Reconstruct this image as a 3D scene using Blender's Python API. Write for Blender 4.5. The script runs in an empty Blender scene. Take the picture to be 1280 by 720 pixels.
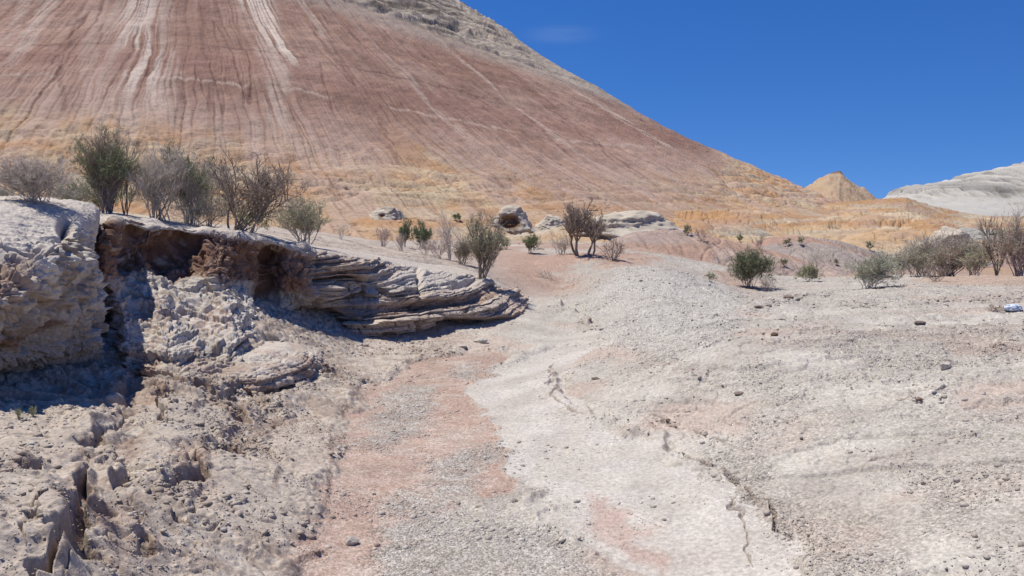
import bpy, math, random
import numpy as np
from mathutils import Vector

SC = bpy.context.scene
COL = SC.collection
rng = np.random.default_rng(7)
random.seed(7)
R_ = math.radians

# ------------------------------------------------------------------ camera, world, sun, exposure
F = 967.0            # focal length in pixels of the 1280x720 photograph
HCAM = 1.65
PITCH = math.atan(95 / F)
cam_d = bpy.data.cameras.new('camera')
cam = bpy.data.objects.new('camera', cam_d)
COL.objects.link(cam)
cam.location = (0, 0, HCAM)
cam.rotation_euler = (math.pi / 2 - PITCH, 0, 0)
cam_d.sensor_width = 36
cam_d.lens = 36 * F / 1280
cam_d.clip_start = 0.05
cam_d.clip_end = 20000
SC.camera = cam

SUN_DIR = Vector((-0.36, 0.11, 0.93)).normalized()     # towards the sun
sun_el = math.asin(SUN_DIR.z)
sun_az = math.atan2(SUN_DIR.x, SUN_DIR.y)
SC.view_settings.view_transform = 'Standard'
SC.view_settings.look = 'None'
SC.view_settings.exposure = 0.0
SC.view_settings.gamma = 1
SC.cycles.max_bounces = 5
SC.cycles.diffuse_bounces = 3
SC.cycles.use_adaptive_sampling = True

W = bpy.data.worlds.new('World')
SC.world = W
W.use_nodes = True
nt = W.node_tree
nt.nodes.clear()
sky = nt.nodes.new('ShaderNodeTexSky')
sky.sky_type = 'NISHITA'
sky.sun_disc = False
sky.sun_elevation = sun_el
sky.sun_rotation = sun_az
sky.altitude = 1200
sky.air_density = 1.0
sky.dust_density = 0.0
sky.ozone_density = 6.0
hsv = nt.nodes.new('ShaderNodeHueSaturation')
hsv.inputs['Hue'].default_value = 0.512
hsv.inputs['Saturation'].default_value = 1.26
hsv.inputs['Value'].default_value = 1.34
nt.links.new(sky.outputs[0], hsv.inputs['Color'])
tcs = nt.nodes.new('ShaderNodeTexCoord')
up_ = nt.nodes.new('ShaderNodeVectorMath'); up_.operation = 'ADD'; up_.inputs[1].default_value = (0, 0, 0.15)
nrm = nt.nodes.new('ShaderNodeVectorMath'); nrm.operation = 'NORMALIZE'
nt.links.new(tcs.outputs['Generated'], up_.inputs[0]); nt.links.new(up_.outputs[0], nrm.inputs[0]); nt.links.new(nrm.outputs[0], sky.inputs['Vector'])
# a faint wisp of cirrus, held by direction in the sky
tc = nt.nodes.new('ShaderNodeTexCoord')
def wisp(center, width):
    vm = nt.nodes.new('ShaderNodeVectorMath'); vm.operation = 'SUBTRACT'
    vm.inputs[1].default_value = center
    nt.links.new(tc.outputs['Generated'], vm.inputs[0])
    vs = nt.nodes.new('ShaderNodeVectorMath'); vs.operation = 'MULTIPLY'
    vs.inputs[1].default_value = width
    nt.links.new(vm.outputs[0], vs.inputs[0])
    ln = nt.nodes.new('ShaderNodeVectorMath'); ln.operation = 'LENGTH'
    nt.links.new(vs.outputs[0], ln.inputs[0])
    mr = nt.nodes.new('ShaderNodeMapRange'); mr.interpolation_type = 'SMOOTHERSTEP'
    mr.inputs[1].default_value = 1.0; mr.inputs[2].default_value = 0.0
    mr.inputs[3].default_value = 0.0; mr.inputs[4].default_value = 1.0
    nt.links.new(ln.outputs['Value'], mr.inputs[0])
    nz = nt.nodes.new('ShaderNodeTexNoise'); nz.inputs['Scale'].default_value = 14
    nz.inputs['Detail'].default_value = 5
    mp = nt.nodes.new('ShaderNodeMapping'); mp.inputs['Scale'].default_value = (0.7, 1, 5)
    nt.links.new(tc.outputs['Generated'], mp.inputs[0]); nt.links.new(mp.outputs[0], nz.inputs['Vector'])
    ml = nt.nodes.new('ShaderNodeMath'); ml.operation = 'MULTIPLY'
    nt.links.new(mr.outputs[0], ml.inputs[0]); nt.links.new(nz.outputs['Fac'], ml.inputs[1])
    m2 = nt.nodes.new('ShaderNodeMath'); m2.operation = 'MULTIPLY'; m2.inputs[1].default_value = 0.13
    nt.links.new(ml.outputs[0], m2.inputs[0])
    return m2
wv = Vector((60 / F, 1.0, 0.0)) + Vector((0, 0, (265 - 50) / F)); wv.normalize()
w1 = wisp(wv, (1 / 0.07, 1 / 0.3, 1 / 0.016))
mixw = nt.nodes.new('ShaderNodeMix'); mixw.data_type = 'RGBA'
nt.links.new(w1.outputs[0], mixw.inputs[0])
nt.links.new(hsv.outputs[0], mixw.inputs[6])
mixw.inputs[7].default_value = (6.5, 7.6, 9.0, 1)
bg = nt.nodes.new('ShaderNodeBackground')
bg.inputs['Strength'].default_value = 0.095
nt.links.new(mixw.outputs[2], bg.inputs['Color'])
wo = nt.nodes.new('ShaderNodeOutputWorld')
nt.links.new(bg.outputs[0], wo.inputs['Surface'])

sl = bpy.data.lights.new('sun', 'SUN')
sl.energy = 5.0
sl.angle = R_(0.53)
sl.color = (1.0, 0.965, 0.86)
so = bpy.data.objects.new('sun', sl)
so.rotation_euler = (-SUN_DIR).to_track_quat('-Z', 'Y').to_euler()
so.location = (0, 0, 60)
COL.objects.link(so)

# ------------------------------------------------------------------ numeric helpers
cp, sp = math.cos(PITCH), math.sin(PITCH)
f32 = np.float32

def at(px, py, Y=None, z=None):
    """point of the place seen at a photo pixel, at distance Y or height z"""
    a = (px - 640) / F; b = (360 - py) / F
    d = np.array([a, cp + b * sp, -sp + b * cp])
    t = Y / d[1] if Y is not None else (z - HCAM) / d[2]
    return d * t + np.array([0, 0, HCAM])

def proj(x, y, z):
    z = z - HCAM
    d = np.maximum(y * cp - z * sp, 0.05)
    u = y * sp + z * cp
    return 640 + F * x / d, 360 - F * u / d

_p = rng.permutation(256).astype(np.int32)
PERM = np.concatenate([_p, _p])
_a = rng.random(256) * 2 * np.pi
GX, GY = np.cos(_a).astype(f32), np.sin(_a).astype(f32)
_g = rng.normal(size=(256, 3)); _g /= np.linalg.norm(_g, axis=1)[:, None]
G3 = _g.astype(f32)

def n2(x, y, seed=0):
    x = np.asarray(x, dtype=f32) + seed * 17.31; y = np.asarray(y, dtype=f32) + seed * 9.77
    xi = np.floor(x); yi = np.floor(y)
    xf = x - xi; yf = y - yi
    xi = xi.astype(np.int32) & 255; yi = yi.astype(np.int32) & 255
    u = xf * xf * xf * (xf * (xf * 6 - 15) + 10); v = yf * yf * yf * (yf * (yf * 6 - 15) + 10)
    pa = PERM[xi]; pb = PERM[(xi + 1) & 255]
    def g(h, dx, dy): return GX[h] * dx + GY[h] * dy
    a = g(PERM[(pa + yi) & 255], xf, yf); b = g(PERM[(pb + yi) & 255], xf - 1, yf)
    c = g(PERM[(pa + yi + 1) & 255], xf, yf - 1); d = g(PERM[(pb + yi + 1) & 255], xf - 1, yf - 1)
    return ((a + u * (b - a)) * (1 - v) + (c + u * (d - c)) * v) * 1.5

def n3(x, y, z, seed=0):
    x = np.asarray(x, dtype=f32) + seed * 17.31; y = np.asarray(y, dtype=f32) + seed * 9.77; z = np.asarray(z, dtype=f32) + seed * 3.19
    xi = np.floor(x); yi = np.floor(y); zi = np.floor(z)
    xf = x - xi; yf = y - yi; zf = z - zi
    xi = xi.astype(np.int32) & 255; yi = yi.astype(np.int32) & 255; zi = zi.astype(np.int32) & 255
    u = xf * xf * (3 - 2 * xf); v = yf * yf * (3 - 2 * yf); w = zf * zf * (3 - 2 * zf)
    r = 0
    for i in (0, 1):
        pi = PERM[(xi + i) & 255]
        for j in (0, 1):
            pj = PERM[(pi + yi + j) & 255]
            for k in (0, 1):
                h = PERM[(pj + zi + k) & 255]
                g = G3[h]
                val = g[..., 0] * (xf - i) + g[..., 1] * (yf - j) + g[..., 2] * (zf - k)
                r = r + val * (u if i else 1 - u) * (v if j else 1 - v) * (w if k else 1 - w)
    return r * 1.5

def fbm2(x, y, o=4, seed=0, gain=0.5, ridged=False):
    r = 0; a = 1.0; s = 0
    for i in range(o):
        n = n2(x * 2 ** i, y * 2 ** i, seed + i)
        if ridged: n = 1 - 2 * np.abs(n)
        r = r + a * n; s += a; a *= gain
    return r / s * (1.0 if ridged else 1.3)

def fbm3(x, y, z, o=4, seed=0, gain=0.5, ridged=False):
    r = 0; a = 1.0; s = 0
    for i in range(o):
        k = 2 ** i
        n = n3(x * k, y * k, z * k, seed + i)
        if ridged: n = 1 - 2 * np.abs(n)
        r = r + a * n; s += a; a *= gain
    return r / s * (1.0 if ridged else 1.3)

def sm(x, a, b):
    t = np.clip((x - a) / (b - a), 0, 1)
    return t * t * (3 - 2 * t)

SATK = 0.80
WARM = (1.03, 1.0, 0.945)
def C(r, g, b, k=1.30):
    o = []
    m = (r + g + b) / 3.0
    for v in (m + (r - m) * SATK, m + (g - m) * SATK, m + (b - m) * SATK):
        v = v / 255.0
        o.append((v / 12.92 if v < 0.04045 else ((v + 0.055) / 1.055) ** 2.4) / k * WARM[len(o)])
    return np.array(o, dtype=f32)

def mixc(a, b, t):
    t = np.asarray(t)[..., None]
    return a * (1 - t) + b * t

def grid_obj(name, P, mat, col=None, attrs=None, closed=False, kind=None, parent=None, flip=False):
    """P: rows x cols x 3"""
    nr, nc = P.shape[:2]
    idx = np.arange(nr * nc, dtype=np.int32).reshape(nr, nc)
    if closed:
        a = idx[:-1]; b = np.roll(idx, -1, 1)[:-1]; c = np.roll(idx, -1, 1)[1:]; d = idx[1:]
    else:
        a = idx[:-1, :-1]; b = idx[:-1, 1:]; c = idx[1:, 1:]; d = idx[1:, :-1]
    q = np.stack([a, b, c, d], -1).reshape(-1, 4)
    if flip: q = q[:, ::-1]
    return raw_obj(name, P.reshape(-1, 3), q, mat, col, attrs, kind, parent)

def raw_obj(name, V, Q, mat, col=None, attrs=None, kind=None, parent=None, smooth=True, origin=None):
    V = np.ascontiguousarray(V, dtype=f32)
    if origin is not None: V = V - np.asarray(origin, dtype=f32)
    me = bpy.data.meshes.new(name)
    n = Q.shape[1]
    me.vertices.add(len(V)); me.vertices.foreach_set('co', V.ravel())
    me.loops.add(Q.size); me.loops.foreach_set('vertex_index', np.ascontiguousarray(Q, dtype=np.int32).ravel())
    me.polygons.add(len(Q))
    me.polygons.foreach_set('loop_start', np.arange(0, Q.size, n, dtype=np.int32))
    me.polygons.foreach_set('loop_total', np.full(len(Q), n, dtype=np.int32))
    if smooth: me.polygons.foreach_set('use_smooth', np.ones(len(Q), dtype=bool))
    if col is not None:
        at_ = me.attributes.new('Col', 'FLOAT_COLOR', 'POINT')
        cc = np.ones((len(V), 4), dtype=f32); cc[:, :3] = np.clip(col.reshape(-1, 3), 0.004, 0.85)
        at_.data.foreach_set('color', cc.ravel())
    for k, v in (attrs or {}).items():
        at_ = me.attributes.new(k, 'FLOAT', 'POINT')
        at_.data.foreach_set('value', np.ascontiguousarray(v, dtype=f32).ravel())
    me.update(calc_edges=True)
    me.materials.append(mat)
    o = bpy.data.objects.new(name, me)
    if origin is not None and parent is None: o.location = origin
    COL.objects.link(o)
    if parent is not None: o.parent = parent
    if kind: o['kind'] = kind
    return o

# ------------------------------------------------------------------ materials
class N:
    def __init__(s, name, rough=0.95, spec=0.15):
        s.m = bpy.data.materials.new(name); s.m.use_nodes = True
        s.t = s.m.node_tree; s.t.nodes.clear()
        s.b = s.t.nodes.new('ShaderNodeBsdfPrincipled')
        s.b.inputs['Roughness'].default_value = rough
        s.b.inputs['Specular IOR Level'].default_value = spec
        o = s.t.nodes.new('ShaderNodeOutputMaterial')
        s.t.links.new(s.b.outputs[0], o.inputs[0])
    def n(s, t, **kw):
        x = s.t.nodes.new(t)
        for k, v in kw.items(): setattr(x, k, v)
        return x
    def l(s, a, b): s.t.links.new(a, b)
    def noise(s, vec, scale, detail=3, rough=0.55):
        x = s.n('ShaderNodeTexNoise'); x.inputs['Scale'].default_value = scale
        x.inputs['Detail'].default_value = detail; x.inputs['Roughness'].default_value = rough
        s.l(vec, x.inputs['Vector']); return x.outputs['Fac']
    def rng(s, v, a, b, c, d):
        x = s.n('ShaderNodeMapRange'); x.inputs[1].default_value = a; x.inputs[2].default_value = b
        x.inputs[3].default_value = c; x.inputs[4].default_value = d
        s.l(v, x.inputs[0]); return x.outputs[0]
    def math(s, op, a, b):
        x = s.n('ShaderNodeMath', operation=op)
        for i, v in enumerate((a, b)):
            if isinstance(v, (int, float)): x.inputs[i].default_value = v
            else: s.l(v, x.inputs[i])
        return x.outputs[0]
    def scale(s, col, f):
        x = s.n('ShaderNodeVectorMath', operation='SCALE'); s.l(col, x.inputs[0]); s.l(f, x.inputs['Scale']); return x.outputs[0]
    def bump(s, h, strength, dist, prev=None):
        x = s.n('ShaderNodeBump'); x.inputs['Distance'].default_value = dist
        if isinstance(strength, (int, float)): x.inputs['Strength'].default_value = strength
        else: s.l(strength, x.inputs['Strength'])
        s.l(h, x.inputs['Height'])
        if prev is not None: s.l(prev, x.inputs['Normal'])
        return x.outputs[0]

def earth_mat(name, fine=1.0, speck=0.32, gravel=True, bumpk=1.0):
    """vertex-coloured earth: fine mottling, stones and grit as bump. fine = multiplier of texture frequency"""
    m = N(name)
    tcn = m.n('ShaderNodeTexCoord'); v = tcn.outputs['Object']
    at_ = m.n('ShaderNodeAttribute', attribute_name='Col')
    a1 = m.rng(m.noise(v, 2.2 * fine, 4), 0.3, 0.7, 0.93, 1.07)
    a2 = m.rng(m.noise(v, 38 * fine, 4, 0.7), 0.28, 0.72, 1 - speck, 1 + speck)
    c = m.scale(at_.outputs['Color'], m.math('MULTIPLY', a1, a2))
    nb = m.bump(m.noise(v, 9 * fine, 4, 0.6), 0.5 * bumpk, 0.03 / fine)
    nb = m.bump(m.noise(v, 55 * fine, 3, 0.7), 0.6 * bumpk, 0.008 / fine, nb)
    if gravel:
        g = m.n('ShaderNodeAttribute', attribute_name='gravel')
        vo = m.n('ShaderNodeTexVoronoi'); vo.inputs['Scale'].default_value = 85 * fine
        m.l(v, vo.inputs['Vector'])
        vo2 = m.n('ShaderNodeTexVoronoi'); vo2.inputs['Scale'].default_value = 36 * fine
        m.l(v, vo2.inputs['Vector'])
        # every stone has its own tone
        t1 = m.n('ShaderNodeSeparateColor'); m.l(vo.outputs['Color'], t1.inputs[0])
        tone = m.rng(t1.outputs[0], 0, 1, 0.62, 1.34)
        mx = m.n('ShaderNodeMix', data_type='FLOAT'); m.l(g.outputs['Fac'], mx.inputs[0]); mx.inputs[2].default_value = 1.0
        m.l(tone, mx.inputs[3])
        c = m.scale(c, mx.outputs[0])
        h = m.math('SUBTRACT', 1.0, vo.outputs['Distance'])
        nb = m.bump(h, m.math('MULTIPLY', g.outputs['Fac'], 0.7), 0.010 / fine, nb)
        h2 = m.math('SUBTRACT', 1.0, vo2.outputs['Distance'])
        nb = m.bump(h2, m.math('MULTIPLY', g.outputs['Fac'], 0.16), 0.014 / fine, nb)
    m.l(c, m.b.inputs['Base Color']); m.l(nb, m.b.inputs['Normal'])
    return m.m

def plain_mat(name, c, var=0.3, sc=30, rough=0.85, trans=0.0):
    m = N(name, rough)
    tcn = m.n('ShaderNodeTexCoord')
    rgb = m.n('ShaderNodeRGB'); rgb.outputs[0].default_value = (*c, 1)
    gi = m.n('ShaderNodeNewGeometry')
    a = m.rng(m.noise(tcn.outputs['Object'], sc, 3), 0.3, 0.7, 1 - var, 1 + var)
    b = m.rng(gi.outputs['Random Per Island'], 0, 1, 0.75, 1.25)
    m.l(m.scale(rgb.outputs[0], m.math('MULTIPLY', a, b)), m.b.inputs['Base Color'])
    return m.m

M_GROUND = earth_mat('dry_wash_earth')
M_BANK = earth_mat('eroded_bank_clay', 1.0, 0.26, gravel=False, bumpk=1.1)
M_HILL = earth_mat('badland_slope_clay', 0.075, 0.19, gravel=False, bumpk=1.2)
M_FAR = earth_mat('far_chalk', 0.012, 0.08, gravel=False)

# ------------------------------------------------------------------ smooth base height of the ground
CTRL = [
 (640,720,0),(460,720,0),(820,720,.0),(560,600,0),(480,540,0),(700,600,0.0),(540,470,0),(640,470,0),(620,440,.02),(700,430,.03),(590,434,.02),(560,440,.02),
 (700,480,.04),(760,525,.07),(860,560,.10),(990,650,.12),(1100,720,.15),(1280,720,.28),(1280,600,.4),(1130,600,.26),(1000,560,.22),(880,500,.22),(790,450,.14),
 (1280,500,.5),(1130,500,.42),(1000,470,.42),(890,430,.46),(1500,600,.5),(1500,420,.6),(1200,430,.5),
 (760,422,.14),(800,385,.36),(1000,400,.47),(1130,400,.5),(1280,400,.52),(1280,350,.52),(1100,362,.42),(1000,372,.36),(950,372,.26),(880,375,.42),
 (400,470,.10),(430,560,.04),(400,640,.05),(340,720,.05),(300,580,.22),(250,640,.25),(200,720,.25),(150,560,.42),(100,520,.45),(40,540,.48),(-20,560,.52),(0,640,.55),(0,720,.55),(90,650,.48),(-200,700,.7),
 (380,440,.25),(420,450,.1),(300,440,.42),(300,510,.16),(200,480,.36),(160,450,.45),(330,400,.55),(450,440,.08),(580,415,.08),(680,405,.05),
]
CTRLY = [
 (830,336,13.5),(780,352,13.0),(880,352,14.2),(740,405,11.2),(700,352,15.0),(740,318,16.8),(690,330,16.0),(620,322,20.),(560,312,22),(640,305,24),(720,380,12.6),
 (935,362,15.6),(1010,352,17.5),(820,322,19),(960,345,20),(1080,345,20.5),(800,330,17.5),(900,332,19),
 (600,303,27),(400,297,23),(200,290,20),(20,285,18),(1100,345,23),(1250,345,23),(1000,347,24),(500,320,14),(430,315,13),(350,310,12),(200,300,11.5),(60,300,10.5),(-100,300,9),
]
pts = []
for px, py, z in CTRL:
    p = at(px, py, z=z); pts.append((p[0], p[1], z))
for px, py, Y in CTRLY:
    p = at(px, py, Y=Y); pts.append(tuple(p))
for a in range(-45, 50, 15):
    for r, z in ((36, -.7), (60, -.8), (120, -.8)):
        pts.append((r * math.sin(R_(a)), r * math.cos(R_(a)), z))
for a in (-150, -110, -75, 75, 110, 150, 180):
    for r, z in ((3, .15 + .2 * (abs(a) < 100)), (12, .5), (60, -.3)):
        pts.append((r * math.sin(R_(a)), r * math.cos(R_(a)), z))
pts.append((0, 0.4, 0.0)); pts.append((1.2, 1.0, 0.03)); pts.append((-1.0, 1.2, 0.05))
pts = np.array(pts)
def feat(x, y):
    r = np.hypot(x, y)
    return np.stack([np.arctan2(x, y) * 2.0, np.log(np.maximum(r, 0.3))], -1)
FT = feat(pts[:, 0], pts[:, 1])
def phi(d2): return 0.5 * d2 * np.log(d2 + 1e-9)
K = phi(((FT[:, None] - FT[None]) ** 2).sum(-1)) + np.eye(len(FT)) * 0.004
Pm = np.hstack([np.ones((len(FT), 1)), FT])
A = np.zeros((len(FT) + 3,) * 2); A[:len(FT), :len(FT)] = K; A[:len(FT), len(FT):] = Pm; A[len(FT):, :len(FT)] = Pm.T
SOL = np.linalg.solve(A, np.concatenate([pts[:, 2], np.zeros(3)]))
def zbase(x, y):
    x = np.asarray(x, dtype=np.float64).ravel(); y = np.asarray(y, dtype=np.float64).ravel()
    out = np.empty(len(x))
    for i in range(0, len(x), 200000):
        s = slice(i, i + 200000)
        ft = feat(x[s], y[s]).astype(f32)
        acc = SOL[len(FT)] + SOL[len(FT) + 1] * ft[:, 0] + SOL[len(FT) + 2] * ft[:, 1]
        for k in range(len(FT)):
            d2 = (ft[:, 0] - f32(FT[k, 0])) ** 2 + (ft[:, 1] - f32(FT[k, 1])) ** 2
            acc = acc + f32(SOL[k]) * f32(0.5) * d2 * np.log(d2 + f32(1e-9))
        out[s] = acc
    r = np.hypot(x, y)
    w = sm(r, 60, 110)
    return out * (1 - w) - 0.8 * w

def on_ground(px, py):
    """point of the smooth ground seen at a pixel"""
    p = at(px, py, z=0.0) if py > 275 else at(px, py, Y=60)
    z = 0.2
    for _ in range(25):
        if py > 280: q = at(px, py, z=min(z, 1.3))
        if q[1] > 80 or q[1] < 0: q = at(px, py, Y=60)
        z = 0.5 * z + 0.5 * float(zbase([q[0]], [q[1]])[0])
    return q

def gpoly(L): return np.array([on_ground(px, py)[:2] for px, py in L])

def poly_dist(x, y, L):
    """distance to a polyline, side (+ left of travel), parameter 0..1 along"""
    best = np.full(x.shape, 1e9, dtype=f32); side = np.zeros(x.shape, dtype=f32); par = np.zeros(x.shape, dtype=f32)
    seg = np.hypot(*(L[1:] - L[:-1]).T); cum = np.concatenate([[0], np.cumsum(seg)]); tot = cum[-1]
    for i in range(len(L) - 1):
        ax, ay = L[i]; bx, by = L[i + 1]; dx, dy = bx - ax, by - ay
        t = np.clip(((x - ax) * dx + (y - ay) * dy) / (dx * dx + dy * dy), 0, 1)
        d = np.hypot(x - ax - t * dx, y - ay - t * dy)
        m = d < best
        best[m] = d[m]
        cr = dx * (y - ay) - dy * (x - ax)
        side[m] = np.sign(cr[m]); par[m] = (cum[i] + t[m] * seg[i]) / tot
    return best, side, par

def poly_in(x, y, L):
    """signed distance to a closed polygon, positive inside"""
    Lc = np.vstack([L, L[:1]])
    d, _, _ = poly_dist(x, y, Lc)
    ins = np.zeros(x.shape, dtype=bool)
    for i in range(len(L)):
        x0, y0 = Lc[i]; x1, y1 = Lc[i + 1]
        c = ((y0 > y) != (y1 > y)) & (x < (x1 - x0) * (y - y0) / (y1 - y0 + 1e-12) + x0)
        ins ^= c
    return np.where(ins, d, -d)

# plateau behind the bank: lip line (px, py, distance)
LIP = [(-700,235,2.4),(-400,245,3.6),(-150,255,4.6),(0,262,5.6),(70,262,6.0),(118,270,6.8),(150,275,7.5),(200,280,7.9),(240,287,8.2),(290,292,8.5),(335,299,8.7),(365,307,9.1),(395,314,9.5),(450,318,10.2),(530,328,11.0),(600,347,12.0),(650,365,12.8),(720,385,13.6)]
LIPW = np.array([at(a, b, Y=c) for a, b, c in LIP])

# steps in the earth: (pixels, height, run-out, ragged, raised side)
STEPS = [
 ([(40,745),(66,720),(88,675),(103,645),(110,612),(98,585)], .12, .5, 1),
 ([(98,562),(110,548),(122,532),(140,527),(160,522)], .08, .35, 1),
 ([(-40,600),(0,591),(20,584),(36,574)], .07, .30, 1),
 ([(188,596),(214,600),(240,582),(256,556),(275,547),(286,529)], .05, .30, 1),
 ([(120,655),(135,666),(168,684),(189,667)], .07, .25, 1),
 ([(150,470),(185,478),(200,487),(206,500),(188,512)], .05, .3, 1),
 ([(325,704),(334,690),(350,676)], .035, .2, 1),
 ([(355,714),(380,694),(406,680)], .03, .25, 1),
 ([(690,372),(705,385),(725,395),(742,408)], .10, .5, -1),
 ([(1000,655),(985,655),(950,628),(915,600),(872,577),(845,560),(800,530),(745,524),(700,490),(690,455)], .06, 1.1, 1),
 ([(1190,485),(1150,497),(1108,508)], .05, .4, 1),
 ([(1005,418),(960,416)], .04, .3, 1),
 ([(1290,416),(1260,424),(1238,440)], .06, .4, 1),
 ([(1280,366),(1210,376),(1120,372),(1040,384)], .05, .7, 1),
 ([(1000,368),(960,376),(915,394)], .07, .5, 1),
 ([(400,640),(415,580),(412,540),(440,500),(455,470)], .02, .3, 1),
 ([(640,432),(560,438),(500,452)], .03, .3, 1),
 ([(230,520),(262,505),(300,520),(340,516)], .05, .25, 1),
 ([(330,560),(352,590),(340,620)], .02, .2, -1),
]
STEPW = [(gpoly(L), h, w, s) for L, h, w, s in STEPS]

CRACKS = [([(44,750),(70,716),(92,672),(108,645),(116,612),(106,585)], .045, .085), ([(100,566),(113,553),(126,538),(145,531),(164,525)], .028, .05), ([(190,602),(216,606),(244,588),(260,560),(278,551)], .03, .055), ([(122,660),(137,671),(170,688),(192,671)], .025, .06), ([(-40,606),(2,597),(24,589),(40,578)], .025, .06), ([(196,484),(210,500),(200,516),(214,540)], .022, .06), ([(232,640),(250,655),(280,650),(300,668)], .018, .04), ([(258,470),(300,462),(336,476)], .015, .04),([(845,560),(872,577),(915,600),(950,628),(985,655),(1000,672)], .022, .035), ([(795,514),(830,526),(880,546),(940,562)], .014, .014), ([(690,448),(687,486),(705,504),(745,526)], .018, .025),
 ([(150,600),(176,640),(170,668)], .012, .04), ([(214,600),(230,630),(262,640)], .01, .03), ([(60,640),(40,660),(30,700)], .008, .03), ([(1110,508),(1150,497),(1192,484)], .02, .045),
 ([(640,433),(570,440),(505,452),(470,470)], .008, .015), ([(1010,470),(1060,480),(1120,470)], .006, .015), ([(900,620),(930,650),(940,700)], .006, .015), ([(1000,600),(1080,585),(1150,560)], .006, .012)]
CRACKW = [(gpoly(L), w, d) for L, w, d in CRACKS]
PINK = gpoly([(340,735),(385,660),(408,600),(428,560),(436,512),(470,480),(520,450),(580,437),(642,434),(622,456),(592,482),(600,522),(628,558),(652,602),(640,622),(590,612),(560,640),(500,660),(470,700),(450,740)])
GRAV = [gpoly(L) for L in (
 [(466,500),(500,478),(540,478),(536,505),(520,535),(490,560),(460,556)],
 [(560,462),(590,448),(606,456),(580,470)],
 [(500,625),(545,575),(600,553),(622,560),(604,600),(585,625),(600,640),(640,625),(690,650),(740,690),(830,740),(440,740),(480,665)])]
PINK2 = gpoly([(716,614),(742,618),(790,650),(838,682),(826,698),(770,672),(735,645)])
SAND = gpoly([(592,480),(640,450),(700,432),(742,430),(720,450),(700,480),(750,530),(830,565),(900,600),(980,655),(1020,740),(850,740),(740,670),(680,625),(652,598),(625,555),(600,520)])
ROUGHZ = gpoly([(-100,760),(-100,480),(130,440),(400,430),(440,470),(400,560),(330,640),(230,740)])
SLABS = [gpoly(L) for L in ([(-60,760),(-60,600),(30,592),(84,604),(92,640),(70,700),(46,760)], [(-60,585),(-60,520),(60,500),(140,500),(158,515),(112,548),(60,580)], [(180,500),(240,490),(300,520),(260,540),(200,590),(170,590)], [(300,560),(400,520),(400,640),(330,680),(280,640)])]
RIDGE = gpoly([(770,420),(800,452),(860,468),(900,470),(850,440),(800,420)])
DARKG = [gpoly(L) for L in ([(910,560),(960,600),(1000,640),(1010,690),(920,640),(895,590)], [(1030,650),(1100,640),(1160,700),(1130,740),(1040,740)],
 [(1000,430),(1100,410),(1260,405),(1280,450),(1150,460),(1030,450)], [(1100,560),(1180,590),(1280,650),(1280,690),(1180,650)])]

def plateau_mask(x, y):
    d, s, _ = poly_dist(x, y, LIPW[:, :2])
    sd = d * s
    return sm(sd, 0.25, 1.1), sd

def plateau_z(x, y):
    # height carried back from the lip
    P = LIPW
    az = np.arctan2(x, y); paz = np.arctan2(P[:, 0], P[:, 1])
    return np.interp(az, paz, P[:, 2] - 0.02).astype(f32)

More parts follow.
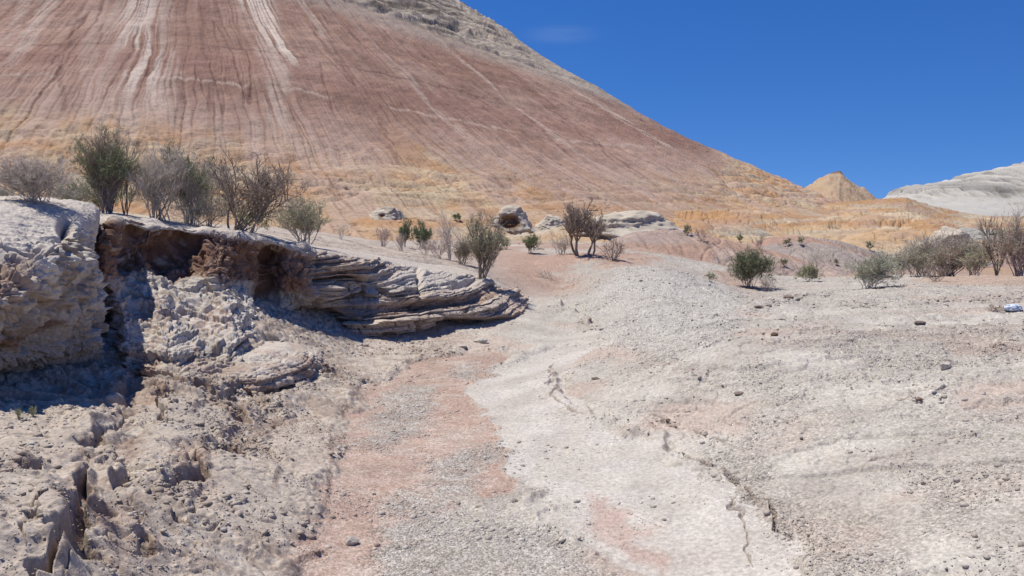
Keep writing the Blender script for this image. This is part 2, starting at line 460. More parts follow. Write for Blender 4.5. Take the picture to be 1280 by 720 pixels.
def ground_full(x, y):
    x = x.astype(f32).ravel(); y = y.astype(f32).ravel()
    z = zbase(x, y).astype(f32)
    r = np.hypot(x, y)
    near = r < 40
    pm, sd = plateau_mask(x, y)
    az = np.degrees(np.arctan2(x, y))
    pm = pm * sm(az, 14, 6) * sm(az, -100, -70)
    back = sm(r, 11, 20)
    zp = plateau_z(x, y) * (1 - back) + 0.75 * back
    zp = np.maximum(zp, z) * sm(r, 40, 16) + z * (1 - sm(r, 40, 16))
    z = z * (1 - pm) + zp * pm
    # masks
    wx = x + 0.16 * n2(x * 1.7, y * 1.7, 3) + 0.07 * n2(x * 6, y * 6, 5) + 0.03 * n2(x * 21, y * 21, 6)
    wy = y + 0.16 * n2(x * 1.7, y * 1.7, 8) + 0.07 * n2(x * 6, y * 6, 9) + 0.03 * n2(x * 21, y * 21, 7)
    rough = sm(poly_in(wx, wy, ROUGHZ), -0.15, 0.35)
    slab = 0
    for G in SLABS: slab = np.maximum(slab, sm(poly_in(wx, wy, G), -.08, .08))
    rough = rough * (1 - .8 * slab)
    pink = sm(poly_in(wx, wy, PINK), -0.02, 0.03)
    sand = sm(poly_in(wx, wy, SAND), -0.03, 0.04)
    grav = 0
    for G in GRAV: grav = np.maximum(grav, sm(poly_in(wx, wy, G), -0.10, 0.10))
    pink2 = sm(poly_in(wx, wy, PINK2), -0.06, 0.07)
    wash = np.maximum(np.maximum(pink, sand), np.maximum(grav, pink2))
    ridge = sm(poly_in(wx, wy, RIDGE), -0.1, 0.25)
    dk = 0
    for G in DARKG: dk = np.maximum(dk, sm(poly_in(wx, wy, G), -0.15, 0.2))
    rest = (1 - wash)
    bed = np.maximum(np.maximum(sm(poly_in(wx, wy, PINK), -.10, .05), sm(poly_in(wx, wy, SAND), -.12, .04)), sm(poly_in(wx, wy, GRAV[2]), -.1, .05))
    z = z - 0.045 * bed * sm(r, 14, 11)
    # undulation
    z = z + 0.020 * fbm2(x * 0.9, y * 0.9, 3, 11) * (0.2 + rest) + 0.10 * fbm2(x * .25, y * .25, 2, 14) * sm(r, 12, 30)
    z = z + rest * (0.014 * fbm2(x * 3.3, y * 3.3, 4, 21)) + 0.0022 * fbm2(x * 23, y * 23, 3, 25) * (0.3 + rest)
    # runnels down the right-hand slope
    rr = sm(x, 0.4, 1.5) * rest
    q = n2(x * 0.9 + y * 1.5 + 0.6 * n2(x, y, 31), x * 0.35 - y * 0.28, 33)
    z = z - rr * 0.03 * sm(np.abs(q), 0.14, 0.0)
    crust = fbm2(x * 4.5, y * 4.5, 4, 61)
    z = z + rr * 0.018 * sm(crust, 0.02, 0.16) * sm(r, 3, 6)
    # broken, clotted ground to the left
    cl = fbm2(x * 2.4 + 0.3 * n2(x * 5, y * 5, 2), y * 2.4, 5, 41, 0.55, ridged=True)
    z = z + rough * (0.028 * (cl - 0.1))
    def plates(fq, k_, hh, wd, sd_):
        q_ = k_ * fbm2(x * fq + .12 * n2(x * 3, y * 3, sd_) + .018 * n2(x * 8, y * 8, sd_ + 1), y * fq + .12 * n2(x * 3, y * 3, sd_ + 3) + .018 * n2(x * 8, y * 8, sd_ + 4), 2, sd_ + 5)
        f_ = q_ - np.floor(q_)
        return hh * (sm(f_, 1 - wd, 1) - f_), sm(f_, 1 - wd * 1.3, 1 - wd * .6) * sm(f_, 1.0, 1 - wd * .5)
    p1, e1_ = plates(.8, 2.2, .11, .17, 160); p2, e2_ = plates(2.1, 2.2, .035, .26, 170)
    z = z + rough * (p1 + p2 * sm(n2(x * .9, y * .9, 180), -.3, .2))
    cl2 = np.abs(n2(x * 7, y * 7, 51)); cl3 = np.abs(n2(x * 16, y * 16, 52))
    patch = sm(fbm2(x * 1.3, y * 1.3, 3, 55), -0.15, 0.2)
    z = z + rough * patch * (0.03 * cl2 + 0.018 * cl3 - 0.012)
    lz = (1 - wash) * sm(x, .4, -.6) * sm(r, 14, 10)
    k4 = np.abs(n2(x * 30 + 2 * cl2, y * 30, 151)); cpz = sm(fbm2(x * 2.2, y * 2.2, 3, 152), -.25, .15)
    z = z + lz * cpz * (.007 * k4 + .016 * cl3 - .006)
    tl = sm(np.abs(n2(x * 3.1 + .4 * n2(x * 9, y * 9, 154), y * 2.2, 153)), .035, 0)
    z = z - lz * tl * .025
    deb = sm(x, -1.6, -2.4) * sm(r, 5.6, 6.6) * sm(r, 11, 9) * (1 - wash)
    z = z + deb * (.03 * cl3 + .04 * cl2 - .02)
    # terraces of crust in the clotted ground
    t = z / 0.055 + 1.2 * n2(x * 1.1, y * 1.1, 57); fr = t - np.floor(t)
    z = z + rough * patch * 0.03 * (sm(fr, 0.3, 0.7) - fr)
    ridgeamp = ridge * (0.5 + 0.5 * n2(x * 9, y * 9, 71))
    z = z + ridge * 0.03 * np.abs(n2(x * 11, y * 11, 72)) + 0.02 * ridge
    groove = np.zeros_like(z)
    raised = np.zeros_like(z)
    for L, h, w, side in STEPW:
        lo = L.min(0) - w * 2.2; hi = L.max(0) + w * 2.2
        m = (x > lo[0]) & (x < hi[0]) & (y > lo[1]) & (y < hi[1])
        if not m.any(): continue
        xs, ys = x[m], y[m]
        jx = 0.07 * n2(xs * 4, ys * 4, 81) + 0.012 * n2(xs * 13, ys * 13, 82)
        jy = 0.07 * n2(xs * 4, ys * 4, 84) + 0.012 * n2(xs * 13, ys * 13, 85)
        k = min(1.0, h / 0.05)
        d, s, t = poly_dist((xs + jx * k).astype(f32), (ys + jy * k).astype(f32), L)
        sd_ = d * s * side
        end = sm(t, 0.0, 0.12) * sm(t, 1.0, 0.88)
        hv = h * (0.75 + 0.5 * n2(xs * 4, ys * 4, 87))
        up = sm(sd_, -0.02 - .45 * h, 0.02) * np.exp(-np.maximum(sd_, 0) / w)
        gr = np.exp(-(np.minimum(sd_, 0) / (0.10 * h + 0.012)) ** 2) * (sd_ < 0.01)
        z[m] += end * (hv * up - (.32 if h < .1 else .75) * h * gr * (1 - sm(sd_, -0.02 - .45 * h, 0.0)))
        groove[m] = np.maximum(groove[m], end * gr)
        raised[m] = np.maximum(raised[m], end * up)
    crk = np.zeros_like(z)
    for L, wd_, dp_ in CRACKW:
        lo = L.min(0) - .3; hi = L.max(0) + .3
        m = (x > lo[0]) & (x < hi[0]) & (y > lo[1]) & (y < hi[1])
        xs, ys = x[m], y[m]
        jx = 0.07 * n2(xs * 4, ys * 4, 141) + 0.022 * n2(xs * 11, ys * 11, 142)
        jy = 0.07 * n2(xs * 4, ys * 4, 143) + 0.022 * n2(xs * 11, ys * 11, 144)
        d, s_, t = poly_dist((xs + jx).astype(f32), (ys + jy).astype(f32), L)
        wv_ = wd_ * (.35 + 1.3 * np.clip(.5 + 1.6 * n2(xs * 5, ys * 5, 147), 0, 1)) * sm(t, 0, .15) * sm(t, 1, .85) + 1e-4
        g_ = sm(d, wv_, wv_ * .45)
        z[m] -= dp_ * g_; crk[m] = np.maximum(crk[m], g_)
        z[m] += dp_ * .35 * np.exp(-d / .05) * (1 - g_)
    # ---- colours
    big = fbm2(x * .45, y * .45, 3, 91); mid = fbm2(x * 2.1, y * 2.1, 4, 95); fn = fbm2(x * 9, y * 9, 3, 99)
    gl = np.clip(0.5 + fn * 1.6 + mid, 0, 1)
    c = mixc(C(188, 177, 168), C(210, 202, 193), np.clip(0.5 + 0.9 * mid + .5 * big, 0, 1))
    c = mixc(c, C(200, 176, 163), sm(fbm2(x * .8, y * .8, 4, 101), 0.05, 0.35) * 0.7)
    left = sm(x, 0.3, -1.0) * sm(r, 30, 14)
    c = mixc(c, mixc(C(178, 157, 143), C(204, 189, 176), gl), left * 0.88)
    c = mixc(c, C(180, 150, 134), left * rough * sm(fbm2(x * 1.4, y * 1.4, 3, 105), 0.0, 0.28) * 0.6)
    c = mixc(c, C(150, 124, 108), left * rough * np.clip(e1_ + .6 * e2_, 0, 1) * .45)
    c = mixc(c, C(200, 185, 172), slab * .7)
    # gravel on the right flat and mound
    gr_r = rr * sm(fbm2(x * 1.1, y * 1.1, 4, 111), -0.12, 0.12)
    gr_r = np.maximum(gr_r, sm(r, 9.5, 11.5) * sm(x, -0.2, 1.0) * sm(r, 26, 20))
    c = mixc(c, C(188, 179, 170), gr_r * 0.45)
    c = mixc(c, C(160, 146, 138), dk * 0.42 * np.clip(0.55 + 1.3 * mid, 0, 1))
    c = mixc(c, C(164, 138, 130), ridge * np.clip(.5 + 2 * n2(x * 8, y * 8, 115), 0, 1))
    c = mixc(c, mixc(C(214, 206, 200), C(200, 190, 182), np.clip(.5 + 1.5 * mid, 0, 1)), sand * 0.85)
    c = mixc(c, mixc(C(190, 158, 144), C(202, 176, 163), np.clip(0.45 + fn + mid, 0, 1)), pink * (.97 - .35 * sm(fbm2(x * 3, y * 3, 4, 135), .05, .3)))
    c = mixc(c, C(200, 168, 156), pink2 * 0.8)
    c = mixc(c, mixc(C(182, 174, 167), C(194, 185, 178), gl), grav * (0.75 + .25 * np.clip(fn * 3, -1, 1)))
    # reddish ground behind, by the bare tree, and greyer stony flats
    bx, by = proj(x, y, z)
    red = sm(bx, 520, 660) * sm(bx, 1000, 880) * sm(r, 12.6, 14.5) * sm(r, 34, 26)
    c = mixc(c, mixc(C(196, 158, 138), C(186, 150, 132), gl), red * 0.9 * sm(n2(x * .5, y * .5, 121) + .6 * mid, -0.5, 0.2))
    mound = sm(np.hypot((bx - 832) / 95, (by - 385) / 62), 1.15, 0.8) * sm(r, 18, 15)
    c = mixc(c, C(200, 194, 188), mound * 0.85)
    gr_all = np.clip(0.25 * rest + grav + 0.42 * gr_r + 0.7 * mound + 0.55 * pink + 0.12 * sand + dk * .6, 0.12, 1) * (1 - 0.6 * left * (1 - wash))
    fl = sm(r, 20, 30)
    c = mixc(c, mixc(C(190, 156, 128), C(176, 148, 134), np.clip(.5 + 1.5 * n2(x * .2, y * .2, 131), 0, 1)), fl)
    orange = sm(np.hypot((bx - 1240) / 110, (by - 350) / 8), 1.1, 0.6)
    c = mixc(c, C(196, 164, 144), orange * .8)
    c = mixc(c, C(140, 120, 108), np.clip(crk, 0, 1) * .65)
    # raw earth shows in the faces of the steps
    c = mixc(c, C(168, 136, 118), np.clip(groove, 0, 1) * 0.5)
    return z, c, gr_all, dict(wash=wash, rough=rough, left=left, mound=mound)

# ------------------------------------------------------------------ the ground sheet
a_f = np.linspace(-37, 37, 1150)
a_s = np.concatenate([np.linspace(-180, -60, 40, endpoint=False), np.linspace(-60, -37, 60, endpoint=False)])
AZ = np.radians(np.concatenate([a_s, a_f, -a_s[::-1][:-1]]))
RR = np.concatenate([np.linspace(0.02, 2.3, 30, endpoint=False), np.geomspace(2.3, 9, 780, endpoint=False), np.geomspace(9, 27, 340, endpoint=False), np.geomspace(27, 80, 130, endpoint=False), np.geomspace(80, 9000, 60)])
gx = RR[:, None] * np.sin(AZ)[None]; gy = RR[:, None] * np.cos(AZ)[None]
gz, gc, gg, GM = ground_full(gx, gy)
GP = np.stack([gx.ravel(), gy.ravel(), gz], -1)
ground = grid_obj('ground', GP.reshape(gx.shape + (3,)), M_GROUND, gc, {'gravel': gg}, closed=True, kind='structure', flip=True)

# ------------------------------------------------------------------ ribbons: eroded banks
def cr(a, t):
    """Catmull-Rom along axis 0 of a at parameters t (index units)"""
    n = len(a); i = np.clip(np.floor(t).astype(int), 0, n - 2); u = (t - i).reshape((-1,) + (1,) * (a.ndim - 1))
    p0 = a[np.maximum(i - 1, 0)]; p1 = a[i]; p2 = a[i + 1]; p3 = a[np.minimum(i + 2, n - 1)]
    return p1 + 0.5 * u * (p2 - p0 + u * (2 * p0 - 5 * p1 + 4 * p2 - p3 + u * (3 * (p1 - p2) + p3 - p0)))

def even(a, n):
    """n parameters giving even spacing along the mean polyline a (k x m x 3)"""
    d = np.linalg.norm(np.diff(a, axis=0), axis=-1).mean(1) + 0.02
    cum = np.concatenate([[0], np.cumsum(d)])
    return np.interp(np.linspace(0, cum[-1], n), cum, np.arange(len(cum)))

def ribbon(net, nu, nv, shift=None):
    P = np.array([[at(*q[:2], Y=q[2]) for q in row] for row in net])
    if shift is not None: P = P + shift(P)      # stations x rows x 3
    P = cr(P, even(P, nu))
    Q = P.transpose(1, 0, 2)
    tv = even(Q, nv)
    Q = cr(Q, tv)                                                        # rows(v) x cols(u)
    return Q, tv

def normals(Q):
    du = np.gradient(Q, axis=1); dv = np.gradient(Q, axis=0)
    n = np.cross(du, dv); n /= np.linalg.norm(n, axis=-1, keepdims=True) + 1e-9
    # face the camera side
    flip = ((n * (np.array([0, 0, HCAM]) - Q)).sum(-1).mean() < 0)
    return -n if flip else n

def blur(a, k, axis):
    for _ in range(k):
        a = 0.5 * a + 0.25 * (np.roll(a, 1, axis) + np.roll(a, -1, axis))
    return a

STR = rng.random(4096)
def strata(zw, seed, hard=0.5):
    """sharp-edged layer profile 0..1 with uneven thickness"""
    i = np.floor(zw).astype(int); f = zw - i
    a = STR[(i + seed * 131) & 4095]; b = STR[(i + 1 + seed * 131) & 4095]
    return a + (b - a) * sm(f, 0.70, 0.98)

# --- the big block at the left edge of the picture
NA = [
 [(-420,240,4.6),(-420,262,3.9),(-420,330,3.5),(-420,380,3.2),(-420,430,3.1),(-420,500,3.1),(-420,560,3.2),(-420,590,3.5),(-420,630,3.7),(-420,700,3.7)],
 [(-180,243,5.4),(-180,262,4.8),(-180,305,4.4),(-180,345,4.1),(-180,385,3.95),(-180,440,3.95),(-180,490,4.05),(-180,505,4.5),(-180,530,4.7),(-180,580,4.7)],
 [(-40,246,6.0),(-40,262,5.3),(-40,298,4.85),(-40,335,4.55),(-40,372,4.35),(-40,425,4.45),(-40,470,4.65),(-40,483,5.1),(-40,506,5.35),(-40,535,5.3)],
 [(15,246,6.3),(15,258,5.6),(15,295,5.1),(15,330,4.8),(18,370,4.6),(18,420,4.7),(18,462,4.88),(18,475,5.3),(15,495,5.6),(15,520,5.5)],
 [(60,247,6.6),(60,258,6.0),(62,288,5.5),(66,312,5.1),(64,352,5.0),(62,400,5.14),(62,444,5.32),(62,458,5.55),(60,478,5.8),(60,500,5.7)],
 [(92,250,6.7),(92,260,6.2),(92,280,5.8),(92,302,5.5),(92,350,5.45),(92,400,5.54),(92,438,5.66),(92,452,5.7),(92,468,5.95),(92,486,5.9)],
 [(113,256,6.9),(114,263,6.5),(115,282,6.25),(114,310,6.05),(116,355,5.85),(118,400,5.8),(120,436,5.85),(122,448,6.0),(124,460,6.1),(126,478,6.1)],
 [(121,262,7.1),(122,267,6.75),(123,290,6.55),(119,320,6.45),(125,360,6.3),(131,400,6.2),(133,436,6.2),(135,448,6.25),(136,460,6.3),(138,478,6.3)],
 [(118,264,7.6),(119,270,7.3),(119,292,7.2),(116,322,7.1),(122,362,6.9),(128,402,6.8),(131,436,6.7),(133,448,6.7),(134,460,6.7),(136,478,6.7)],
 [(112,264,8.2),(112,270,8.0),(112,292,7.9),(110,322,7.8),(114,362,7.6),(118,402,7.5),(121,436,7.4),(123,448,7.4),(124,460,7.4),(126,478,7.4)],
]
Q, tv = ribbon(NA, 760, 620)
n = normals(Q)
X, Y_, Z = Q[..., 0], Q[..., 1], Q[..., 2]
px, py = proj(X, Y_, Z)
V = np.repeat(tv[:, None], Q.shape[1], 1)            # row index 0..9
face = sm(V, 2.6, 3.6); upper = sm(V, 4.2, 3.2)
crumb = sm(fbm3(X * 3, Y_ * 3, Z * 3, 3, 5), -0.12, 0.12) * sm(V, 5.6, 4.2) * sm(V, 1.9, 2.8)
disp = 0.085 * fbm3(X * 1.6, Y_ * 1.6, Z * 1.2, 3, 1) * (0.25 + 0.75 * face)
disp += 0.05 * fbm3(X * 4, Y_ * 4, Z * 4, 3, 3) * (0.3 + 0.7 * face)
b1 = np.sqrt(np.abs(n3(X * 9, Y_ * 9, Z * 9, 8)) + 1e-4); b2 = np.abs(n3(X * 22, Y_ * 22, Z * 22, 9))
disp += crumb * (0.06 * b1 + 0.035 * b2 - 0.01)
b3 = np.sqrt(np.abs(n3(X * 16, Y_ * 16, Z * 24, 14)) + 1e-4); b4 = fbm3(X * 6, Y_ * 6, Z * 9, 4, 16, .6, ridged=True)
disp += (.25 + .75 * face) * sm(V, 7.5, 6.5) * (.028 * b3 * (1 - .6 * sm(V, 4.2, 5)) - .05 * np.clip(b4 - .25, 0, 1)) + .035 * sm(V, 2, 3) * (strata(Z * 15 + 1.2 * n3(X * 1.4, Y_ * 1.4, Z, 17), 12) - .5)
disp += 0.010 * fbm3(X * 22, Y_ * 22, Z * 22, 3, 12) + 0.02 * (np.abs(n3(X * 5, Y_ * 5, Z * 14, 13)) - .2) * face
st = strata(Z * 9 + 0.5 * n2(X * 1.5, Y_ * 1.5, 15), 3)
disp += sm(V, 4.6, 5.6) * 0.04 * (st - 0.5)
def breaks(X, Y_, Z, fq, k_, seed, wd=.16):
    q_ = k_ * fbm3(X * fq, Y_ * fq, Z * fq * 1.5, 3, seed); f_ = q_ - np.floor(q_)
    return sm(f_, 1 - wd, 1) - f_
disp += sm(V, 1.6, 3) * sm(V, 8, 7) * (.075 * breaks(X, Y_, Z, 1.5, 2.6, 600) + .03 * breaks(X, Y_, Z, 4, 2.6, 610))
vc = sm(np.abs(n3(X * 2.2, Y_ * 2.2, Z * .5, 620)), .035, 0) + .6 * sm(np.abs(n3(X * 5, Y_ * 5, Z * 2, 621)), .04, 0)
disp -= .05 * vc * sm(V, 1.6, 3) * sm(V, 7.5, 6.5)
# a burrow under the lip
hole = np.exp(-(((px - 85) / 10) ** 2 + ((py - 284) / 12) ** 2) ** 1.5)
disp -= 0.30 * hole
Q = Q + n * disp[..., None]
Z = Q[..., 2]
c = mixc(C(168, 152, 138), C(200, 188, 178), np.clip(.5 + fbm3(X * 2, Y_ * 2, Z * 2, 3, 20), 0, 1))
c = mixc(c, C(150, 112, 84), sm(fbm3(X * 1.5, Y_ * 1.5, Z * 6, 3, 23), 0.05, 0.3) * sm(V, 4.0, 5.0) * 0.8)
c = mixc(c, C(218, 206, 196), sm(V, 3.3, 2.4) * 0.9)
c = mixc(c, C(222, 214, 206), crumb * sm(b1, .3, .6) * .8)
c = mixc(c, C(176, 142, 122), sm(px, 60, 10) * sm(np.abs(V - 3.4), 1.0, 0.4) * .7)
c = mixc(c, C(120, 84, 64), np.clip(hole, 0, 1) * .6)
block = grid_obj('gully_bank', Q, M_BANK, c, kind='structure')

# --- the long bank: red-brown crumbling scarp, then layered ledges
NB = [
 [(108,262,8.8),(110,270,7.6),(110,300,7.5),(110,340,7.4),(112,370,7.3),(116,400,7.2),(120,430,7.0),(124,455,6.9),(126,480,6.8)],
 [(126,264,8.8),(128,273,7.4),(128,300,7.3),(128,335,7.2),(130,365,7.0),(133,395,6.8),(138,425,6.5),(142,450,6.3),(145,472,6.2)],
 [(142,265,8.6),(142,274,7.15),(142,292,7.0),(143,325,6.95),(146,358,6.85),(150,390,6.6),(155,420,6.35),(158,446,6.15),(160,468,6.1)],
 [(156,266,8.8),(156,275,7.3),(156,290,7.15),(156,320,7.1),(157,350,7.0),(160,385,6.7),(166,420,6.4),(170,446,6.2),(172,468,6.1)],
 [(172,268,9.0),(172,277,7.7),(171,290,7.75),(170,318,7.7),(170,345,7.4),(172,380,6.9),(178,415,6.5),(184,445,6.2),(188,470,6.05)],
 [(200,272,9.2),(200,280,7.9),(200,294,7.85),(200,315,7.95),(200,338,7.6),(203,372,7.05),(208,410,6.55),(214,445,6.2),(218,475,6.0)],
 [(228,276,9.3),(226,285,8.1),(226,297,8.2),(226,325,8.25),(228,352,7.8),(230,380,7.2),(236,415,6.7),(242,448,6.3),(246,480,6.0)],
 [(252,281,9.4),(250,289,8.25),(250,300,8.35),(250,325,8.3),(252,350,7.9),(255,380,7.35),(260,415,6.85),(266,450,6.4),(270,485,6.1)],
 [(292,286,9.6),(290,293,8.4),(288,304,8.3),(286,325,8.2),(286,352,7.9),(290,382,7.4),(294,412,6.95),(298,448,6.55),(300,490,6.2)],
 [(315,290,9.7),(313,297,8.45),(311,312,8.5),(310,335,8.55),(308,360,8.3),(312,388,7.75),(318,412,7.35),(324,445,6.95),(328,490,6.6)],
 [(336,293,9.8),(334,300,8.6),(333,312,8.9),(332,338,8.98),(333,368,8.85),(338,392,8.3),(346,412,7.8),(352,440,7.35),(356,480,6.9)],
 [(352,297,10),(350,304,8.75),(349,316,8.85),(350,340,8.95),(354,370,8.9),(362,394,8.6),(370,414,8.2),(376,436,7.8),(380,470,7.3)],
 [(374,303,10.3),(370,309,8.95),(369,322,8.85),(370,345,8.85),(374,372,8.9),(382,398,8.95),(388,416,8.8),(392,434,8.4),(396,462,7.9)],
 [(395,308,10.8),(393,315,9.3),(394,330,9.15),(396,350,9.1),(400,372,9.15),(404,396,9.3),(408,416,9.3),(412,434,9.0),(416,455,8.4)],
 [(428,311,11.4),(426,318,9.9),(428,334,9.45),(430,352,9.4),(432,374,9.55),(434,394,9.2),(436,414,9.1),(438,434,9.0),(440,452,8.5)],
 [(470,316,12.2),(468,324,10.8),(470,340,9.9),(472,356,9.65),(474,374,9.7),(476,392,9.4),(478,408,9.3),(480,425,9.25),(482,445,8.8)],
 [(520,322,13),(518,332,11.6),(518,348,10.6),(518,362,10.15),(519,376,9.95),(520,390,9.75),(522,404,9.6),(524,418,9.7),(526,438,9.1)],
 [(560,328,13.6),(560,338,12.2),(560,352,11.3),(560,364,10.7),(560,376,10.4),(562,388,10.2),(564,400,10.1),(566,412,10.15),(568,432,9.5)],
 [(600,336,14.2),(600,346,12.9),(600,358,12.0),(600,368,11.4),(602,378,11.0),(604,388,10.7),(606,398,10.5),(608,408,10.5),(612,424,10.0)],
 [(640,352,14.8),(640,361,13.5),(640,370,12.7),(642,378,12.2),(646,386,11.8),(648,393,11.5),(650,400,11.3),(654,408,11.1),(660,420,10.7)],
 [(680,370,15.2),(680,376,14),(682,382,13.3),(684,388,12.8),(686,393,12.5),(690,398,12.2),(694,404,11.9),(698,409,11.7),(706,416,11.3)],
 [(716,384,15.4),(718,387,14.4),(720,391,13.8),(724,395,13.4),(728,399,13.1),(732,402,12.8),(736,405,12.5),(742,410,12.2),(750,416,12)],
]
def bring(P):
    S_ = np.zeros_like(P)
    for k in range(1, 14): S_[k, 2, 1] = -.10; S_[k, 3, 1] = -.24; S_[k, 4, 1] = -.12
    for k in range(4, 9): S_[k, 2, 1] = -.16; S_[k, 3, 1] = -.36; S_[k, 4, 1] = -.22
    return S_
Q, tv = ribbon(NB, 1750, 560, bring)
n = normals(Q)
X, Y_, Z = Q[..., 0], Q[..., 1], Q[..., 2]
px, py = proj(X, Y_, Z)
V = np.repeat(tv[:, None], Q.shape[1], 1)
scarp = sm(px, 405, 375)                    # red-brown part
face = sm(V, 1.0, 1.5)
redz = scarp * face * sm(V + 0.5 * fbm3(X * 3, Y_ * 3, Z * 3, 3, 42), 4.0, 3.5)
dens = 1 - scarp
disp = 0.07 * fbm3(X * 1.8, Y_ * 1.8, Z * 1.8, 3, 31) * face + scarp * sm(V, .5, 1.0) * sm(V, 4.6, 3.4) * .16 * (fbm3(X * 1.5, Y_ * 1.5, 0 * Z + 2.2, 4, 30))
# crumbling clods
k1 = np.sqrt(np.abs(n3(X * 7, Y_ * 7, Z * 7, 34)) + 1e-4); k2 = np.sqrt(np.abs(n3(X * 17, Y_ * 17, Z * 17, 35)) + 1e-4); k3 = np.abs(n3(X * 40, Y_ * 40, Z * 40, 36))
clod = scarp * face * (0.3 + 0.45 * sm(fbm3(X * 2, Y_ * 2, Z * 2, 2, 38), -0.2, 0.15))
kv = np.sqrt(np.abs(n3(X * 26 + 2 * k1, Y_ * 26, Z * 34, 37)) + 1e-4)
debz = scarp * sm(V, 3.6, 4.4)
disp += clod * (1 - .45 * debz) * ((0.11 - .05 * debz) * k1 + 0.05 * k2 + 0.022 * kv + 0.02 * k3 - 0.09)
disp += debz * (.07 * breaks(X, Y_, Z, 1.6, 2.6, 630) + .03 * breaks(X, Y_, Z, 4.2, 2.6, 640)) + scarp * face * (1 - debz) * .022 * breaks(X, Y_, Z, 3, 2.6, 650)
disp += debz * 0.05 * fbm3(X * 1.6, Y_ * 1.6, Z * 3.5, 4, 32) + debz * .05 * (strata(Z * 13 + .9 * n3(X * 1.3, Y_ * 1.3, Z, 33), 8) - .5)
# crust at the lip, hanging out over the softer red earth
disp += scarp * 0.03 * np.exp(-((V - 1.15) / 0.14) ** 2) * (0.6 + .9 * n3(X * 2.2, Y_ * 2.2, Z * 0, 39) + .5 * n3(X * 8, Y_ * 8, Z * 8, 40))
# upright hollows beneath it
for hx, hw, v0, v1, dp in ((183, 7, 1.8, 3.4, .14), (203, 11, 1.9, 4.0, .2), (228, 9, 1.8, 4.0, .18), (247, 7, 1.9, 3.9, .18), (331, 13, 1.8, 5.0, .20), (300, 6, 1.9, 3.6, .14), (270, 8, 2, 3.6, .12)):
    wob = 5 * n2(V * 1.4, px * 0 + hx, 43)
    disp -= dp * np.exp(-np.abs((px + 1.6 * wob - hx) / hw) ** 2) * .5 * sm(V, v0, v0 + .3) * sm(V, v1, v1 - .8)
# layers: thin hard beds standing out over soft recesses
dip = 0.022 * X
zz = Z + dip + 0.025 * n3(X * 0.9, Y_ * 0.9, Z * 0.4, 44) + 0.008 * n3(X * 5, Y_ * 5, Z * 5, 45)
def strata_h(zw, seed):
    i = np.floor(zw).astype(int); f = zw - i
    a = STR[(i + seed * 131) & 4095]
    # hard beds bulge a little and end sharply, soft ones are recessed
    return np.where(a > .5, .62 + .38 * a, .25 * a) * 1.0 + .10 * np.sin(np.pi * f) * (a > .5) - .05 * sm(f, .85, 1)
s1 = strata_h(zz * 9.0 + .25 * n3(X * 2.5, Y_ * 2.5, Z * 2, 59), 5); s2 = strata_h(zz * 27.0 + .4 * n3(X * 3, Y_ * 3, Z * 3, 58), 9)
s3 = strata_h(zz * 70.0 + .8 * n3(X * 5, Y_ * 5, Z * 5, 57), 3)
lay = 0.45 * s1 + 0.36 * s2 + .19 * s3
ck = sm(np.abs(n3(X * 2.6, Y_ * 2.6, Z * 1.0 + np.floor(zz * 9) * 7.7, 56)), .05, .0) + .7 * sm(np.abs(n3(X * 7, Y_ * 7, Z * 1.0 + np.floor(zz * 27) * 5.3, 55)), .06, .0)
latv = sm(fbm3(X * 1.1, Y_ * 1.1, Z * 5, 3, 47), -0.25, 0.2)
am = face * (dens * 0.9 + 0.28 * scarp * sm(V, 5.6, 6.6) )
amfar = sm(px, 720, 620)
whitep = sm(np.hypot((px - 540 + (py - 348) * 1.2) / 92, (py - 345) / 24), 1.15, 0.55)
am = am * (1 - .55 * whitep)
disp += am * amfar * 0.42 * (lay - 0.5) * (0.45 + 0.7 * latv)
disp += am * amfar * (0.03 * k1 - 0.02 + 0.022 * k2 + .012 * k3 - .05 * ck)
# the large shaded overhangs
for (cx, cy, wx_, wy_, dp) in ((455, 356, 30, 11, .34), (410, 398, 34, 16, .17), (580, 357, 14, 5, .22), (500, 424, 95, 6, .24), (590, 404, 44, 7, .38), (440, 400, 60, 4, .2), (530, 381, 60, 3, .16), (650, 396, 34, 3, .2)):
    e = np.abs((px + 6 * n2(py / 6, px / 40, 48) - cx) / wx_) ** 3 + np.abs((py + 4 * n2(px / 16, py / 9, 49) + (px - cx) * 0.05 - cy) / wy_) ** 3
    disp -= dp * np.exp(-e)
# vertical joint
for jx in (394, 523):
    disp -= 0.12 * np.exp(-np.abs((px + 4 * n2(py / 12, py * 0 + jx, 50) - jx) / 3.0) ** 2) * face * sm(V, 7.9, 7.3)
disp += 0.006 * fbm3(X * 28, Y_ * 28, Z * 28, 2, 53)
hd = n.copy(); wl = np.clip(am * amfar, 0, 1)[..., None]; hd[..., 2] *= (1 - 0.8 * wl[..., 0])
Q = Q + hd * disp[..., None]
top = sm(V, 1.7, 1.0)
c = mixc(C(186, 170, 156), C(218, 208, 198), np.clip(.5 + 0.8 * fbm3(X * 3, Y_ * 3, Z * 3, 3, 60) + (k2 - .5), 0, 1))
c = mixc(c, C(186, 150, 134), sm(fbm3(X * 1.2, Y_ * 1.2, Z * 2.5, 3, 62), 0.0, 0.3) * 0.65)
c = mixc(c, mixc(C(122, 82, 62), C(164, 124, 102), np.clip(k1 * 1.2 - .15 + .5 * n3(X * 12, Y_ * 12, Z * 12, 63), 0, 1)), redz * 0.92)
c = mixc(c, C(206, 190, 178), redz * sm(k2, .55, .8) * sm(n3(X * 3, Y_ * 3, Z * 3, 29), 0, .2) * .7)
lc = mixc(mixc(C(176, 138, 112), C(202, 170, 148), STR[(np.floor(zz * 27).astype(int) + 7) & 4095]), C(214, 205, 196), sm(lay, 0.35, 0.62) * .85)
lc = mixc(lc, C(140, 112, 94), np.clip(ck, 0, 1) * .6 + .0 * ck)
